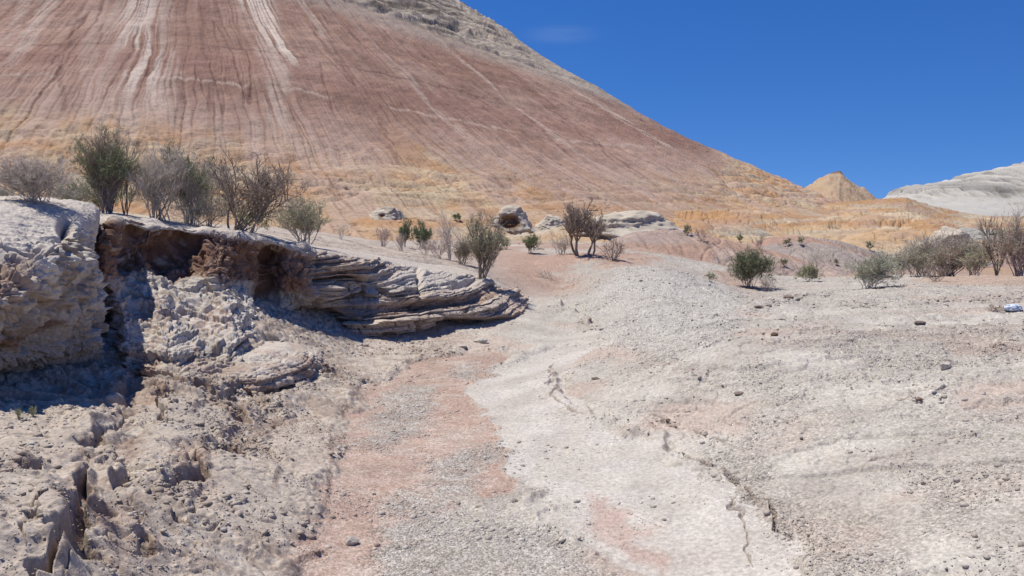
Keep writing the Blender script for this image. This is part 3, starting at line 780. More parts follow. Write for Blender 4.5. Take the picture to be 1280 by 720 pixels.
c = mixc(c, lc, dens * face * 0.8 * amfar)
c = mixc(c, C(210, 198, 188), np.maximum(top * 0.8, whitep * 0.75))
c = mixc(c, C(196, 162, 144), sm(V, 6.6, 7.6) * dens * 0.8)
c = mixc(c, C(204, 170, 152), sm(px, 600, 700) * .5)
c = mixc(c, C(192, 158, 136), dens * face * .30 * (1 - whitep))
c = mixc(c, C(216, 208, 202), scarp * sm(V, 3.8, 4.6) * sm(V, 7.4, 6.4) * sm(k2, .25, .6) * .8)
bank = grid_obj('gully_bank', Q, M_BANK, c, kind='structure')

# --- the low layered knob at the foot of the scarp
NC = [
 [(240,424,7.4),(244,440,6.9),(250,462,6.45),(254,478,6.2),(256,488,6.1),(258,500,5.95)],
 [(266,424,7.4),(270,440,6.9),(276,460,6.45),(280,475,6.25),(282,488,6.15),(284,502,6.0)],
 [(308,424,7.5),(310,440,6.95),(315,460,6.45),(319,478,6.25),(321,496,6.2),(323,512,6.05)],
 [(345,424,7.7),(350,438,7.15),(354,457,6.7),(353,474,6.5),(351,492,6.45),(351,508,6.3)],
 [(368,424,8.0),(376,437,7.45),(384,451,7.1),(384,468,6.98),(381,482,6.95),(380,496,6.8)],
 [(380,424,8.4),(390,434,8.0),(397,446,7.7),(398,458,7.5),(396,470,7.45),(396,482,7.3)],
 [(390,424,9.0),(400,432,8.6),(408,440,8.3),(410,450,8.1),(410,460,8.0),(412,470,7.8)],
]
Q, tv = ribbon(NC, 620, 300)
n = normals(Q)
X, Y_, Z = Q[..., 0], Q[..., 1], Q[..., 2]
px, py = proj(X, Y_, Z)
V = np.repeat(tv[:, None], Q.shape[1], 1)
face = sm(V, 0.6, 1.6) * sm(px, 252, 285) * sm(V, 4.95, 4.5)
zz = Z + 0.02 * X + 0.02 * n3(X * 1.5, Y_ * 1.5, Z, 64)
s1 = strata(zz * 16, 2); s2 = strata(zz * 38, 4)
k1 = np.sqrt(np.abs(n3(X * 10, Y_ * 10, Z * 10, 65)) + 1e-4); k2 = np.sqrt(np.abs(n3(X * 24, Y_ * 24, Z * 24, 66)) + 1e-4)
disp = face * (0.13 * (0.6 * s1 + 0.4 * s2 - 0.45) + 0.06 * k1 + 0.03 * k2 - 0.04) + 0.04 * fbm3(X * 3, Y_ * 3, Z * 3, 3, 67)
disp -= 0.12 * np.exp(-((V - 4.1) / 0.35) ** 2) * face
disp -= (1 - sm(px, 246, 275)) * 0.12
hd = n.copy(); hd[..., 2] *= 0.4
Q = Q + hd * disp[..., None]
c = mixc(C(184, 158, 142), C(212, 200, 190), np.clip(.5 + fbm3(X * 4, Y_ * 4, Z * 10, 3, 68) + .6 * (s1 - .5), 0, 1))
c = mixc(c, C(172, 136, 116), sm(V, 3.2, 4.2) * 0.6)
grid_obj('gully_bank', Q, M_BANK, c, kind='structure')

# ------------------------------------------------------------------ the striped mountain
DM, AZM, RM, HM, EM = 230.0, R_(-21.3), 173.4, 105.8, 1.306
AX, AY = DM * math.sin(AZM), DM * math.cos(AZM)
def cone(x, y):
    rho = np.hypot(x - AX, y - AY)
    return rho, HM * np.clip(1 - rho / RM, 0, 1) ** EM
def on_mtn(px, py):
    d = at(px, py, Y=1.0) - np.array([0, 0, HCAM])
    Y = np.linspace(40, 300, 5200)
    x = d[0] * Y; z = HCAM + d[2] * Y
    _, zc = cone(x, Y)
    i = np.argmax(zc >= z) if (zc >= z).any() else int(np.argmin(z - zc))
    return x[i], Y[i], zc[i]
LC = [(10, [(0,150),(100,160),(250,168),(400,178),(550,205),(700,226),(850,240),(960,246)]),
      (16, [(60,92),(150,94),(300,115),(400,128),(500,142),(600,160),(740,175),(850,184)]),
      (22, [(150,58),(300,75),(400,82),(560,93),(640,108),(720,122),(840,155)]),
      (30, [(60,12),(200,25),(320,38),(450,58),(540,70),(700,115)]),
      (40, [(340,-5),(430,18),(540,48),(640,88),(720,125)]),
      (46, [(400,-10),(450,10),(560,44),(620,66),(680,95),(740,118)])]
lp = []
for L, ps in LC:
    for a, b in ps:
        x, y, z = on_mtn(a, b)
        lp.append((math.atan2(x - AX, AY - y), z / 10.0, L))
lp = np.array(lp)
th0 = lp[:, 0]; z0 = lp[:, 1]
Bm = np.stack([np.ones(len(lp)), th0, z0, th0 ** 2, z0 ** 2, th0 * z0, th0 ** 3, z0 * th0 ** 2], -1)
LS = np.linalg.lstsq(Bm, lp[:, 2], rcond=None)[0]
def layer(th, z):
    z = z / 10.0
    return LS[0] + LS[1] * th + LS[2] * z + LS[3] * th ** 2 + LS[4] * z ** 2 + LS[5] * th * z + LS[6] * th ** 3 + LS[7] * z * th ** 2

az = np.radians(np.linspace(-58, 27, 1450))
rr_ = np.concatenate([np.geomspace(48, 170, 620, endpoint=False), np.geomspace(170, 330, 90)])
x = rr_[:, None] * np.sin(az); y = rr_[:, None] * np.cos(az)
rho, z = cone(x, y)
th = np.arctan2(x - AX, AY - y)
# small skyline shoulders of the crest
z = z + 1.2 * fbm2(x * .03, y * .03, 2, 201) * sm(z, 2, 20)
z = z + .30 * fbm2(x * .30, y * .30, 3, 283) * sm(z, 3, 8)
u = th * 120.0                                   # metres round the slope
slope = sm(z, 0.8, 4.0)
uw = u + 1.0 * n2(u * .05, rho * .012, 203) + 0.55 * n2(u * .2, rho * .06, 204) + 0.20 * n2(u * .8, rho * .2, 205) + .05 * n2(u * 2.5, rho * .7, 202)
L = layer(th, z) + 0.5 * n2(u * .05, rho * .05, 206) + 0.25 * n2(u * .6, rho * .2, 207)
r1 = np.abs(n2(uw * .34, rho * .012, 211)); r2 = np.abs(n2(uw * .95, rho * .02, 212)); r3 = np.abs(n2(uw * 2.2, rho * .03, 213))
r4 = np.abs(n2(uw * 5, rho * .05, 219))
rill1 = sm(r1, .04, .0) * sm(n2(uw * .3, rho * .05, 226), -.3, .2); rill2 = sm(r2, .11, .0); rill3 = sm(r3, .17, 0); rill4 = sm(r4, .22, 0)
brk = sm(n2(uw * .7, rho * .09, 223) + .5 * n2(uw * 2, rho * .25, 224), -.25, .3)
rill3 = rill3 * brk; rill4 = rill4 * (1 - brk * .6)
fade = 0.35 + 0.65 * sm(n2(u * .08, rho * .03, 214), -0.35, 0.3)
z = z - slope * (0.22 * rill1 + 0.15 * rill2 * fade + 0.09 * rill3 * fade + .035 * rill4) + slope * 0.16 * np.sqrt(r1 + 1e-4)
yel = sm(L, 12.5, 8.5)
# the yellow foot: rounded clay knolls
kn = np.abs(n2(u * .11 + .6 * n2(u * .1, rho * .1, 1), rho * .16, 215)); kn2 = np.abs(n2(u * .33, rho * .4, 216))
low = sm(z, 22, 5)
z = z + yel * slope * .10 * fbm2(uw * 1.2, rho * .5, 3, 225)
z = z + yel * low * slope * (1.1 * (np.sqrt(kn + 1e-3) - .5) + 0.6 * np.sqrt(kn2 + 1e-3) - .4 + .25 * fbm2(x * .7, y * .7, 3, 217)) * 0.8
ledge = sm(np.abs(((z + .5 * n2(x * .12, y * .12, 218)) % 2.1) - 1.0), .3, 0)
z = z + yel * low * 0.12 * ledge * sm(n2(x * .2, y * .2, 220), -.1, .3)
# cap rock: broken grey beds
cap = sm(L, 45.5, 46.6)
blk = fbm3(x * .16, y * .16, z * .6, 4, 221)
pxe, pye = proj(x, y, z)
caph = cap * (.12 + .88 * sm(pxe, 700, 590))
z = z + caph * (2.2 * strata(z * 0.42 + blk, 3) - 0.9 + 1.6 * blk)
z = z - 0.13 * np.maximum(rho - RM + 2, 0)
fn = fbm2(u * .6, rho * .15, 4, 230); vert = fbm2(uw * .9, rho * .03, 4, 231); big = fbm2(u * .06, rho * .05, 3, 232)
RED = mixc(C(160, 121, 105), C(190, 154, 137), np.clip(.42 + .35 * vert + 1.1 * big + .35 * n2(uw * 1.7, rho * .05, 233), 0, 1))
RED2 = mixc(C(172, 138, 124), C(198, 168, 152), np.clip(.5 + vert, 0, 1))
c = RED * (1 + .16 * (n2(L * .55, u * .012, 280) + .6 * n2(L * 1.7, u * .02, 281)))[..., None]
c = mixc(c, RED2, sm(L, 16.5, 10.5) * .9)
c = mixc(c, C(164, 118, 106), sm(np.abs(L - 19), 2.6, .4) * .5)
c = mixc(c, C(190, 152, 132), sm(np.abs(L - 30), .6, .15) * .4 * sm(fn, -.2, .1))
c = mixc(c, C(204, 176, 162), sm(np.abs(L - 16 + .35 * fn + .3 * vert), .28, .05) * .6 * sm(n2(u * .12, rho * 0, 236) + .4, .1, .4))
c = mixc(c, C(124, 86, 80), sm(np.abs(L - 22 + .5 * fn), .32, .05) * .65 * sm(n2(u * .09, rho * .01, 282), -.15, .15))
c = mixc(c, C(178, 160, 148), sm(L, 36, 42) * .8)
YL = mixc(C(208, 162, 116), C(208, 178, 142), np.clip(.5 + 1.4 * fbm2(u * .10, rho * .22, 3, 240), 0, 1))
YL = mixc(YL, C(200, 168, 148), sm(fbm2(uw * .3, rho * .1, 3, 241), -.05, .3) * .75)
YL = mixc(YL, C(200, 192, 160), sm(n2(u * .15, L * .8, 242), .12, .3) * .35)
YL = mixc(YL, C(204, 146, 92), sm(n2(u * .12, rho * .25, 243), .14, .34) * .7)
ylm = sm(L + 2.2 * vert + 1.3 * fbm2(u * .2, rho * .1, 3, 245) + 1.6 * n2(u * .07, rho * .02, 246), 13.2, 7.6)
c = mixc(c, YL, ylm * .9)
pit = sm(n2(u * 1.4, rho * 2.0, 270), .42, .55) * sm(n2(u * .2, rho * .2, 271), -.1, .25)
c = mixc(c, C(150, 116, 90), pit * yel * .4)
z = z - pit * yel * .25
c = mixc(c, C(206, 164, 150), sm(L, 3.0, 1.0) * sm(n2(u * .09, rho * .1, 247), -.1, .2) * .6)
capc = mixc(C(150, 138, 126), C(204, 190, 174), np.clip(.45 + 1.6 * fbm3(x * .2, y * .2, z * 1.4, 4, 250), 0, 1))
capc = mixc(capc, C(98, 84, 76), sm(fbm3(x * .09, y * .09, z * .9, 3, 252), .08, .25) * .8)
c = mixc(c, capc, cap * .95)
# wash-down: darker wet-cut rills, pale runs of silt
c = mixc(c, C(132, 92, 82), (rill2 * .5 + rill3 * .5 * fade + rill4 * .28) * (1 - yel) * (1 - cap) * .8)
c = mixc(c, C(136, 98, 88), rill1 * (1 - .6 * yel) * .8)
c = mixc(c, C(150, 116, 96), yel * sm(np.abs(fbm2(u * .25, z * 1.1, 4, 264)), .035, 0) * .3)
c = mixc(c, C(218, 186, 158), yel * sm(n2(uw * 2.5, rho * .5, 265), .2, .45) * .3)
c = mixc(c, C(158, 118, 92), (rill2 * .45 + rill3 * .4) * yel * .95)
pxm, pym = proj(x, y, z)
def streak(c, p0, p1, w0, w1, amt, col=C(206, 184, 172)):
    A_ = on_mtn(*p0); B_ = on_mtn(*p1)
    thA, thB = math.atan2(A_[0] - AX, AY - A_[1]), math.atan2(B_[0] - AX, AY - B_[1])
    rA, rB = math.hypot(A_[0] - AX, A_[1] - AY), math.hypot(B_[0] - AX, B_[1] - AY)
    t = (rho - rA) / (rB - rA)
    tc_ = thA + (thB - thA) * np.clip(t, -1, 1.2)
    d = (th - tc_) * 120 + 1.2 * n2(rho * .06, u * .1, 260) + .35 * n2(rho * .4, u * .3, 261)
    w = w0 + (w1 - w0) * np.clip(t, 0, 1)
    m = sm(np.abs(d), w, w * .35) * sm(t, 1.1, .7) * sm(t + 0 * d, -.6, -.2)
    fil = sm(n2(uw * 2.2, rho * .03, 262) + .25 * n2(uw * 6, rho * .08, 263), -.32, .02)
    return mixc(c, col, m * fil * amt)
c = streak(c, (178, 0), (185, 150), 3.4, 2.0, .75, C(218, 200, 188))
c = streak(c, (205, 0), (215, 150), 1.4, 1.2, .4)
c = streak(c, (318, 0), (375, 95), 3.8, .8, 1.0, C(222, 204, 190))
c = streak(c, (335, 60), (365, 190), 2.0, 1.5, .55)
c = streak(c, (150, 20), (160, 190), 1.6, 1.2, .35)
c = streak(c, (560, 60), (760, 215), .8, .6, .5)
c = streak(c, (480, 70), (610, 200), .7, .6, .45)
for q0, q1 in (((250, 10), (262, 170)), ((420, 60), (520, 230)), ((600, 90), (770, 240)), ((660, 110), (800, 225)), ((95, 30), (70, 150)), ((700, 140), (830, 240)), ((390, 30), (470, 150))):
    c = streak(c, q0, q1, .5, .35, .55, C(130, 94, 82))
c = streak(c, (375, 5), (420, 60), 1.4, .6, .5)
c = streak(c, (58, 0), (10, 95), 1.8, 1.0, .6)
c = streak(c, (30, 0), (0, 70), 1.0, .8, .4)
c = streak(c, (740, 130), (850, 195), 1.1, 1.8, .7)
c = streak(c, (760, 140), (900, 225), .8, 1.4, .35)
c = streak(c, (120, 60), (125, 190), 1.6, 1.2, .3)
edge = sm(pxm, 560, 610) * sm(pxm, 800, 740) * sm(L, 42.5, 45)
c = mixc(c, C(196, 178, 160), edge * .6)
# the low pinkish end and its olive-yellow hollow
Pm_ = np.stack([x, y, z], -1)
mtn = grid_obj('mountain', Pm_, M_HILL, c, kind='structure', flip=True)

# ------------------------------------------------------------------ lower hills in front, layered ridge behind ridge
def ridge_sheet(name, az0, az1, na, r0, r1, nr, ridges, colf, mat, detail=1.0):
    az = np.arctan((np.linspace(az0, az1, na) - 640) / F)
    rr = np.geomspace(r0, r1, nr)
    x = rr[:, None] * np.sin(az); y = rr[:, None] * np.cos(az)
    z = np.full(x.shape, -1.3); which = np.zeros(x.shape, int)
    pxc = 640 + F * np.tan(az)[None] + 0 * x
    for k, (line, Y0, wf, wb, ex, wob) in enumerate(ridges):
        lx = [p[0] for p in line]; ly = [p[1] for p in line]
        pc = np.interp(pxc, lx, ly)
        Yc = Y0 + wob * n2(pxc / 90, pxc * 0 + k, 300 + k)
        crest = HCAM + (265 - pc) / F * Yc
        base = -1.3
        t = (y - Yc)
        g = np.where(t < 0, np.clip(1 + t / wf, 0, 1), np.clip(1 - t / wb, 0, 1))
        g = g * g * (3 - 2 * g) * (1 - ex) + ex * g
        zz = base + (crest - base) * g
        m = zz > z
        z[m] = zz[m]; which[m] = k
    z, c = colf(x, y, z, which, pxc)
    return grid_obj(name, np.stack([x, y, z], -1), mat, c, kind='structure', flip=True)

def yellow(x, y, z, which, pxc):
    hk = sm(z, -1.2, .3)
    k1 = np.abs(n2(x * .12, y * .12, 310)); k2 = np.abs(n2(x * .33 + .3 * n2(x, y, 2), y * .33, 311))
    sc = np.where(which == 4, .35, np.where(which == 5, .16, 1.0)) * sm(y, 40, 60)
    z = z + hk * sc * (1.5 * (np.sqrt(k1 + 1e-3) - .42) + .65 * (np.sqrt(k2 + 1e-3) - .4)) + hk * .12 * fbm2(x * .9, y * .9, 3, 312) * sm(y, 22, 60)
    rl = sm(np.abs(n2(x * .9 + n2(x * .2, y * .2, 4), y * .12, 313)), .12, 0)
    z = z - hk * rl * .15 * sc
    rn = sm(np.abs(n2(x * 1.9 + y * .5 + .5 * n2(x * .5, y * .5, 6), y * .22, 351)), .16, 0) * (1 - sc)
    z = z - hk * rn * .07 - hk * .05 * sm(np.abs(n2(x * .7 - y * .3, y * .4, 352)), .08, 0) * (1 - sc)
    st = n2(x * .05, z * 1.4 + .6 * n2(x * .08, y * .08, 5), 315)
    c = mixc(C(206, 168, 126), C(212, 188, 158), np.clip(.5 + 1.8 * fbm2(x * .09, y * .16, 3, 316), 0, 1))
    c = mixc(c, C(196, 142, 92), sm(st, .0, .22) * .8)
    c = mixc(c, C(150, 120, 96), sm(np.abs(fbm2(x * .12, z * 2.0 + y * .05, 3, 319)), .03, .0) * .55)
    c = mixc(c, C(190, 186, 170), sm(n2(x * .10, z * 1.2, 317), .15, .3) * .5)
    c = mixc(c, C(190, 152, 134), sm(fbm2(x * .2, y * .2, 3, 318), .08, .3) * .5)
    c = mixc(c, C(150, 118, 88), rl * .4)
    m0 = (which == 0); m1 = (which == 1)
    c0 = mixc(C(178, 154, 146), C(192, 166, 152), np.clip(.5 + 2 * fbm2(x * .5, y * .5, 3, 320), 0, 1))
    c0 = mixc(c0, C(186, 146, 126), sm(n2(x * .3, y * .5, 321) + .2 * (z - 1.0), .05, .25) * .8)
    c = mixc(c, c0, m0 * 1.0)
    c1 = mixc(C(166, 150, 144), C(180, 164, 154), np.clip(.5 + 2 * fbm2(x * .6, y * .6, 3, 322), 0, 1))
    c1 = mixc(c1, C(190, 140, 118), sm(n2(x * .2, y * .3, 323), .1, .3) * .7)
    c = mixc(c, c1, m1 * 1.0)
    c = mixc(c, C(146, 122, 110), rn * .45)
    m4 = (which == 5); z = z + m4 * hk * .8 * fbm2(x * .25, y * .25, 4, 342)
    c = mixc(c, C(198, 168, 136), m4 * .8)
    c = mixc(c, C(130, 98, 74), m4 * sm(z, 9.2, 9.6))
    return z, c
RID = [
 ([(700,345),(745,316),(765,298),(795,289),(840,286),(885,294),(940,307),(1000,322),(1100,345)], 27, 7, 6, .3, .6),
 ([(860,330),(930,306),(962,296),(1000,294),(1050,301),(1100,315),(1150,325),(1300,330)], 35, 9, 8, .3, .8),
 ([(560,300),(700,292),(760,290),(850,284),(920,286),(1000,298),(1060,294),(1110,288),(1160,286),(1200,290),(1320,302)], 56, 16, 14, .5, 3),
 ([(600,296),(760,284),(830,276),(870,266),(940,270),(1000,280),(1060,270),(1120,266),(1180,277),(1230,286),(1320,290)], 84, 24, 18, .5, 5),
 ([(760,280),(850,262),(900,256),(960,252),(1000,258),(1040,254),(1090,249),(1130,247),(1160,257),(1210,268),(1320,278)], 118, 30, 20, .5, 5),
 ([(930,268),(985,243),(1012,229),(1033,216),(1046,215),(1062,226),(1092,247),(1130,262),(1180,282)], 160, 34, 20, .8, 0),
]
ridge_sheet('hills', 540, 1420, 1100, 19, 200, 560, RID, yellow, M_HILL)

def white(x, y, z, which, pxc):
    pw, ph = proj(x, y, z)
    hk = sm(z, 0, 15)
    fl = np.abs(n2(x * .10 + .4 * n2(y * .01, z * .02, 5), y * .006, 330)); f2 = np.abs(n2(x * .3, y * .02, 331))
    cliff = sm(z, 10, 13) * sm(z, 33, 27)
    z = z + hk * (9 * (np.sqrt(fl + 1e-3) - .4) + 5 * (np.sqrt(f2 + 1e-3) - .4)) * (.2 + .8 * cliff) + hk * 1.5 * fbm2(x * .02, y * .02, 4, 333)
    z = z + hk * 1.2 * fbm2(x * .09, y * .05, 3, 339)
    z = z + hk * 2.6 * (strata(z * .30 + .4 * n2(x * .01, y * .01, 334), 6) - .5)
    c = mixc(C(208, 202, 194), C(184, 180, 174), np.clip(.5 + 1.5 * fbm3(x * .01, y * .01, z * .15, 3, 335), 0, 1))
    c = mixc(c, C(122, 120, 118), cliff * np.clip(.15 + .8 * sm(f2, .16, 0) + 1.2 * fbm2(x * .03, z * .15, 3, 338), 0, 1))  # grey cliff rock, with the shade of its flutes painted into the colour
    c = mixc(c, C(190, 186, 180), sm(z, 14, 8) * .8)
    c = mixc(c, C(150, 132, 120), sm(n2(x * .006, z * .1, 336), .25, .35) * .4)
    return z, c
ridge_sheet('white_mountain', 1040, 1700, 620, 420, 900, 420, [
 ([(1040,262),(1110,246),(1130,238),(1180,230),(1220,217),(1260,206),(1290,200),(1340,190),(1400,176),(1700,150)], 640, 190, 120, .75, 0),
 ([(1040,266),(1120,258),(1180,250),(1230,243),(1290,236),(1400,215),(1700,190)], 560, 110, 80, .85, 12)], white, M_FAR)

# ------------------------------------------------------------------ placing things on what has been built
bpy.context.view_layer.update()
DG = bpy.context.evaluated_depsgraph_get()
def hit(px, py):
    """the surface point seen at a photo pixel"""
    o = Vector((0, 0, HCAM)); d = (Vector(at(px, py, Y=1.0)) - o).normalized()
    ok, loc, nor, *_ = SC.ray_cast(DG, o, d)
    return (np.array(loc), np.array(nor)) if ok else (at(px, py, Y=30), np.array([0, 0, 1.]))
def drop(x, y, z=30.0):
    ok, loc, nor, *_ = SC.ray_cast(DG, Vector((x, y, z)), Vector((0, 0, -1)))
    return np.array(loc) if ok else np.array([x, y, 0.])

def tag(o, label, cat, group=None):
    o['label'] = label; o['category'] = cat
    if group: o['group'] = group

# ------------------------------------------------------------------ shrubs
M_DRY = plain_mat('dry_twig', C(228, 214, 202), .3)
M_DARK = plain_mat('dark_branch', C(176, 156, 142), .3)
M_PURP = plain_mat('purplish_twig', C(214, 190, 180), .3)
M_GREEN = plain_mat('needle_green', C(170, 184, 128), .3)
M_DGREEN = plain_mat('dark_needle_green', C(144, 160, 112), .3)
M_OLIVE = plain_mat('olive_leaf', C(190, 192, 152), .3)
M_SAGE = plain_mat('sage_leaf', C(202, 206, 176), .25)

def tube(PL, r0, r1, out, k=3):
    n = len(PL)
    d = np.gradient(PL, axis=0); d /= np.linalg.norm(d, axis=1, keepdims=True) + 1e-9
    ref = np.array([0.3, 0.2, 0.93]) if abs(d[0, 2]) < .9 else np.array([1., 0, 0.1])
    a = np.cross(d, ref); a /= np.linalg.norm(a, axis=1, keepdims=True) + 1e-9
    b = np.cross(d, a)
    r = np.linspace(r0, r1, n)[:, None, None]
    an = np.arange(k) * 2 * np.pi / k
    ring = PL[:, None] + r * (np.cos(an)[None, :, None] * a[:, None] + np.sin(an)[None, :, None] * b[:, None])
    base = out['n']; out['v'].append(ring.reshape(-1, 3))
    i = np.arange(n - 1)[:, None] * k + np.arange(k)[None]; j = np.arange(n - 1)[:, None] * k + (np.arange(k)[None] + 1) % k
    out['f'].append((np.stack([i, j, j + k, i + k], -1).reshape(-1, 4) + base))
    out['n'] += n * k

def new(): return {'v': [], 'f': [], 'n': 0}

def leaves(P, D, ln, wd, out, r):
    """narrow leaves: P points, D directions"""
    n = len(P)
    D = D + r.normal(size=(n, 3)) * 0.45; D /= np.linalg.norm(D, axis=1, keepdims=True)
    s = np.cross(D, r.normal(size=(n, 3))); s /= np.linalg.norm(s, axis=1, keepdims=True) + 1e-9
    L = ln * (0.6 + 0.8 * r.random(n))[:, None]; w = wd * (0.7 + 0.6 * r.random(n))[:, None]
    V = np.stack([P - s * w * .5, P + s * w * .5, P + D * L * .7 + s * w * .45, P + D * L], 1)
    V[:, 2] = P + D * L + s * w * .15; V[:, 3] = P + D * L * .6 - s * w * .5
    f = np.arange(n * 4).reshape(n, 4) + out['n']
    out['v'].append(V.reshape(-1, 3)); out['f'].append(f); out['n'] += n * 4

def shrub(px, py, hpx, wpx, label, name='desert_shrub', Y=None, stems=9, kids=(5, 4, 3), bare=0.0, leaf=0, leaf_top=0.0,
          wood=None, green=None, up=0.6, thick=1.0, seed=0, lean=0.0, cat='shrub', group=None, lsize=1.0, curl=1.0, twigr=1.0, clump=0.0):
    r = np.random.default_rng(1000 + seed)
    if Y is None: P0, _ = hit(px, py)
    else:
        q = at(px, py, Y=Y); P0 = drop(q[0], q[1], q[2] + 1.2)
    dist = P0[1]
    h = hpx / F * dist * 1.06; w = wpx / F * dist * 0.5
    P0 = P0 - np.array([0, 0, 0.02 * h])
    out = new(); tips = []; tdir = []; thigh = []
    px1 = dist / 773.0                                   # size of a render pixel there
    rmin = max(0.0009, 0.085 * px1) * twigr
    def branch(p, d, L, r0, lev):
        n = 6 if lev < 2 else 4
        pts_ = [p]; dd = d.copy()
        for i in range(n - 1):
            dd = dd + r.normal(size=3) * 0.16 * curl + np.array([0, 0, (0.10 if lev < 2 else 0.06) * up])
            dd /= np.linalg.norm(dd); pts_.append(pts_[-1] + dd * L / (n - 1))
        PL = np.array(pts_)
        tube(PL, max(r0, rmin), max(r0 * .5, rmin * .8), out)
        if lev >= len(kids):
            for _ in range(4):
                t = r.random() * .9 + .1; k = min(int(t * (n - 1)), n - 2)
                tips.append(PL[k] + (PL[k + 1] - PL[k]) * (t * (n - 1) - k)); tdir.append(dd.copy())
            tips.append(PL[-1]); tdir.append(dd.copy())
            return
        nk = max(1, int(round(kids[lev] * (0.9 + .7 * r.random()))))
        for _ in range(nk):
            t = 0.22 + 0.78 * r.random() ** .8; k = min(int(t * (n - 1)), n - 2)
            q = PL[k] + (PL[k + 1] - PL[k]) * (t * (n - 1) - k)
            side = r.normal(size=3); side -= side.dot(dd) * dd; side /= np.linalg.norm(side)
            nd = dd * (.75 + .4 * r.random()) + side * (.55 + .3 * r.random()) + np.array([0, 0, .25 * up]); nd /= np.linalg.norm(nd)
            branch(q, nd, L * (0.36 + .26 * r.random()), r0 * .55, lev + 1)
    for s in range(stems):
        a = r.random() * 2 * np.pi; sp_ = np.sqrt(r.random())
        tgt = np.array([w * 0.78 * sp_ * math.cos(a) + lean * w, w * 0.6 * sp_ * math.sin(a), h * (0.80 + .16 * r.random()) * (1 - .35 * sp_ ** 2)])
        Ls = np.linalg.norm(tgt); d0 = tgt / Ls; d0[2] -= .12 * (1 - up); d0 /= np.linalg.norm(d0)
        b0 = P0 + np.array([r.normal() * w * .12, r.normal() * w * .12, 0])
        branch(b0, d0, Ls * (.72 + .2 * r.random()), max(0.010 * h * thick, rmin), 0)
    V = np.concatenate(out['v']); Fq = np.concatenate(out['f'])
    # bring the plant to its measured width and height
    cx = P0[0] + lean * w * .5
    ext = np.percentile(np.abs(V[:, 0] - cx), 99.3) + 1e-6; hz = np.percentile(V[:, 2] - P0[2], 99.5)
    S = np.array([w / ext, w / ext, h / hz])
    S[1] = np.clip(S[1], .5, 1.5)
    tf = lambda A_: (A_ - P0) * S
    V = tf(V)
    V[:, 2] = np.maximum(V[:, 2], -0.05 * h)
    root = bpy.data.objects.new(name, None); COL.objects.link(root)
    root.location = P0; root.empty_display_size = .1
    tag(root, label, cat, group)
    raw_obj('branches', V, Fq, wood or M_DRY, parent=root, smooth=True)
    if leaf:
        T = tf(np.array(tips)); Dn = np.array(tdir)
        if clump > 0:
            q = n3(T[:, 0] * 5 / h, T[:, 1] * 5 / h, T[:, 2] * 3 / h, seed)
            keep = q > (clump - .5) * .5
            T, Dn = T[keep], Dn[keep]
        if leaf_top > 0:
            keep = (T[:, 2] / h + r.normal(size=len(T)) * .12) > leaf_top
            T, Dn = T[keep], Dn[keep]
        if len(T):
            ii = r.integers(0, len(T), leaf)
            o2 = new()
            P = T[ii] + r.normal(size=(leaf, 3)) * h * .012
            leaves(P, Dn[ii], 0.036 * lsize * max(1, dist / 12), 0.0045 * lsize * max(1, dist / 9), o2, r)
            raw_obj('foliage', np.concatenate(o2['v']), np.concatenate(o2['f']), green or M_GREEN, parent=root, smooth=False)
    return root

S = shrub
# on the bank, left to right
S(45,252,52,100,'low dense dry grey shrub on the rounded top of the left clay block',stems=30,kids=(6,5,4),wood=M_DRY,up=.5,seed=1,twigr=1.2)
S(92,262,44,50,'faint grey-green shrub between the dry grey mound and the tall green shrub',Y=8.4,stems=14,kids=(5,4,3),leaf=2600,green=M_SAGE,wood=M_DRY,seed=2)
S(8,250,30,46,'small sage green shrub at the very left edge of the picture',Y=9.5,stems=10,leaf=1500,green=M_SAGE,seed=3)
S(136,276,98,66,'tallest green shrub with feathery tips, standing right behind the cleft',Y=8.2,stems=20,kids=(6,5,3),leaf=7500,leaf_top=.30,green=M_GREEN,wood=M_DARK,up=.95,seed=4,clump=.4,twigr=.9,curl=.7)
S(128,272,50,60,'bushy green undergrowth at the foot of the tallest shrub',Y=8.9,stems=14,kids=(5,4,3),leaf=3800,green=M_GREEN,wood=M_DRY,seed=5)
S(156,284,98,60,'thin dark branching shrub without leaves right of the tallest green one',Y=8.3,stems=6,kids=(4,4,3),wood=M_DARK,up=.9,thick=1.3,seed=6,lean=.25,twigr=.8)
S(196,286,88,92,'silvery grey leafless shrub with upright twigs on the bank top',Y=8.6,stems=16,kids=(6,6,4),wood=M_DRY,up=.9,thick=1.0,seed=7,twigr=1.0)
S(238,290,92,70,'shrub with dark green tips on grey stems, mid bank',Y=8.9,stems=12,kids=(6,5,4),wood=M_DRY,green=M_DGREEN,leaf=5600,leaf_top=.5,clump=.6,up=.9,seed=8,curl=.8)
S(262,290,84,56,'fine twiggy grey shrub leaning right behind the green-tipped one',Y=9.3,stems=8,kids=(5,4,4),wood=M_DRY,green=M_DGREEN,leaf=900,leaf_top=.6,up=.8,seed=9,lean=.3)
S(298,294,90,118,'large bare dark shrub with forked branches spreading to the right',Y=9.0,stems=10,kids=(6,5,4),wood=M_DARK,up=.55,thick=1.6,seed=10,lean=.35,twigr=.9)
S(250,290,42,120,'tangle of low grey twigs along the foot of the bank shrubs',Y=9.1,stems=22,kids=(5,4,3),wood=M_DRY,green=M_OLIVE,leaf=1500,up=.3,seed=11)
S(318,290,36,44,'small bright green bush under the large bare dark shrub',Y=9.5,stems=10,kids=(5,4,3),leaf=3000,green=M_GREEN,seed=12)
S(378,316,54,66,'rounded grey-green bush at the end of the red-brown scarp',Y=10.2,stems=14,kids=(5,4,3),leaf=5000,green=M_OLIVE,wood=M_DRY,up=.8,seed=13)
S(428,300,20,26,'tiny grey twig clump beside the white crust behind the bank',Y=15,stems=8,kids=(4,3),wood=M_DRY,seed=14)
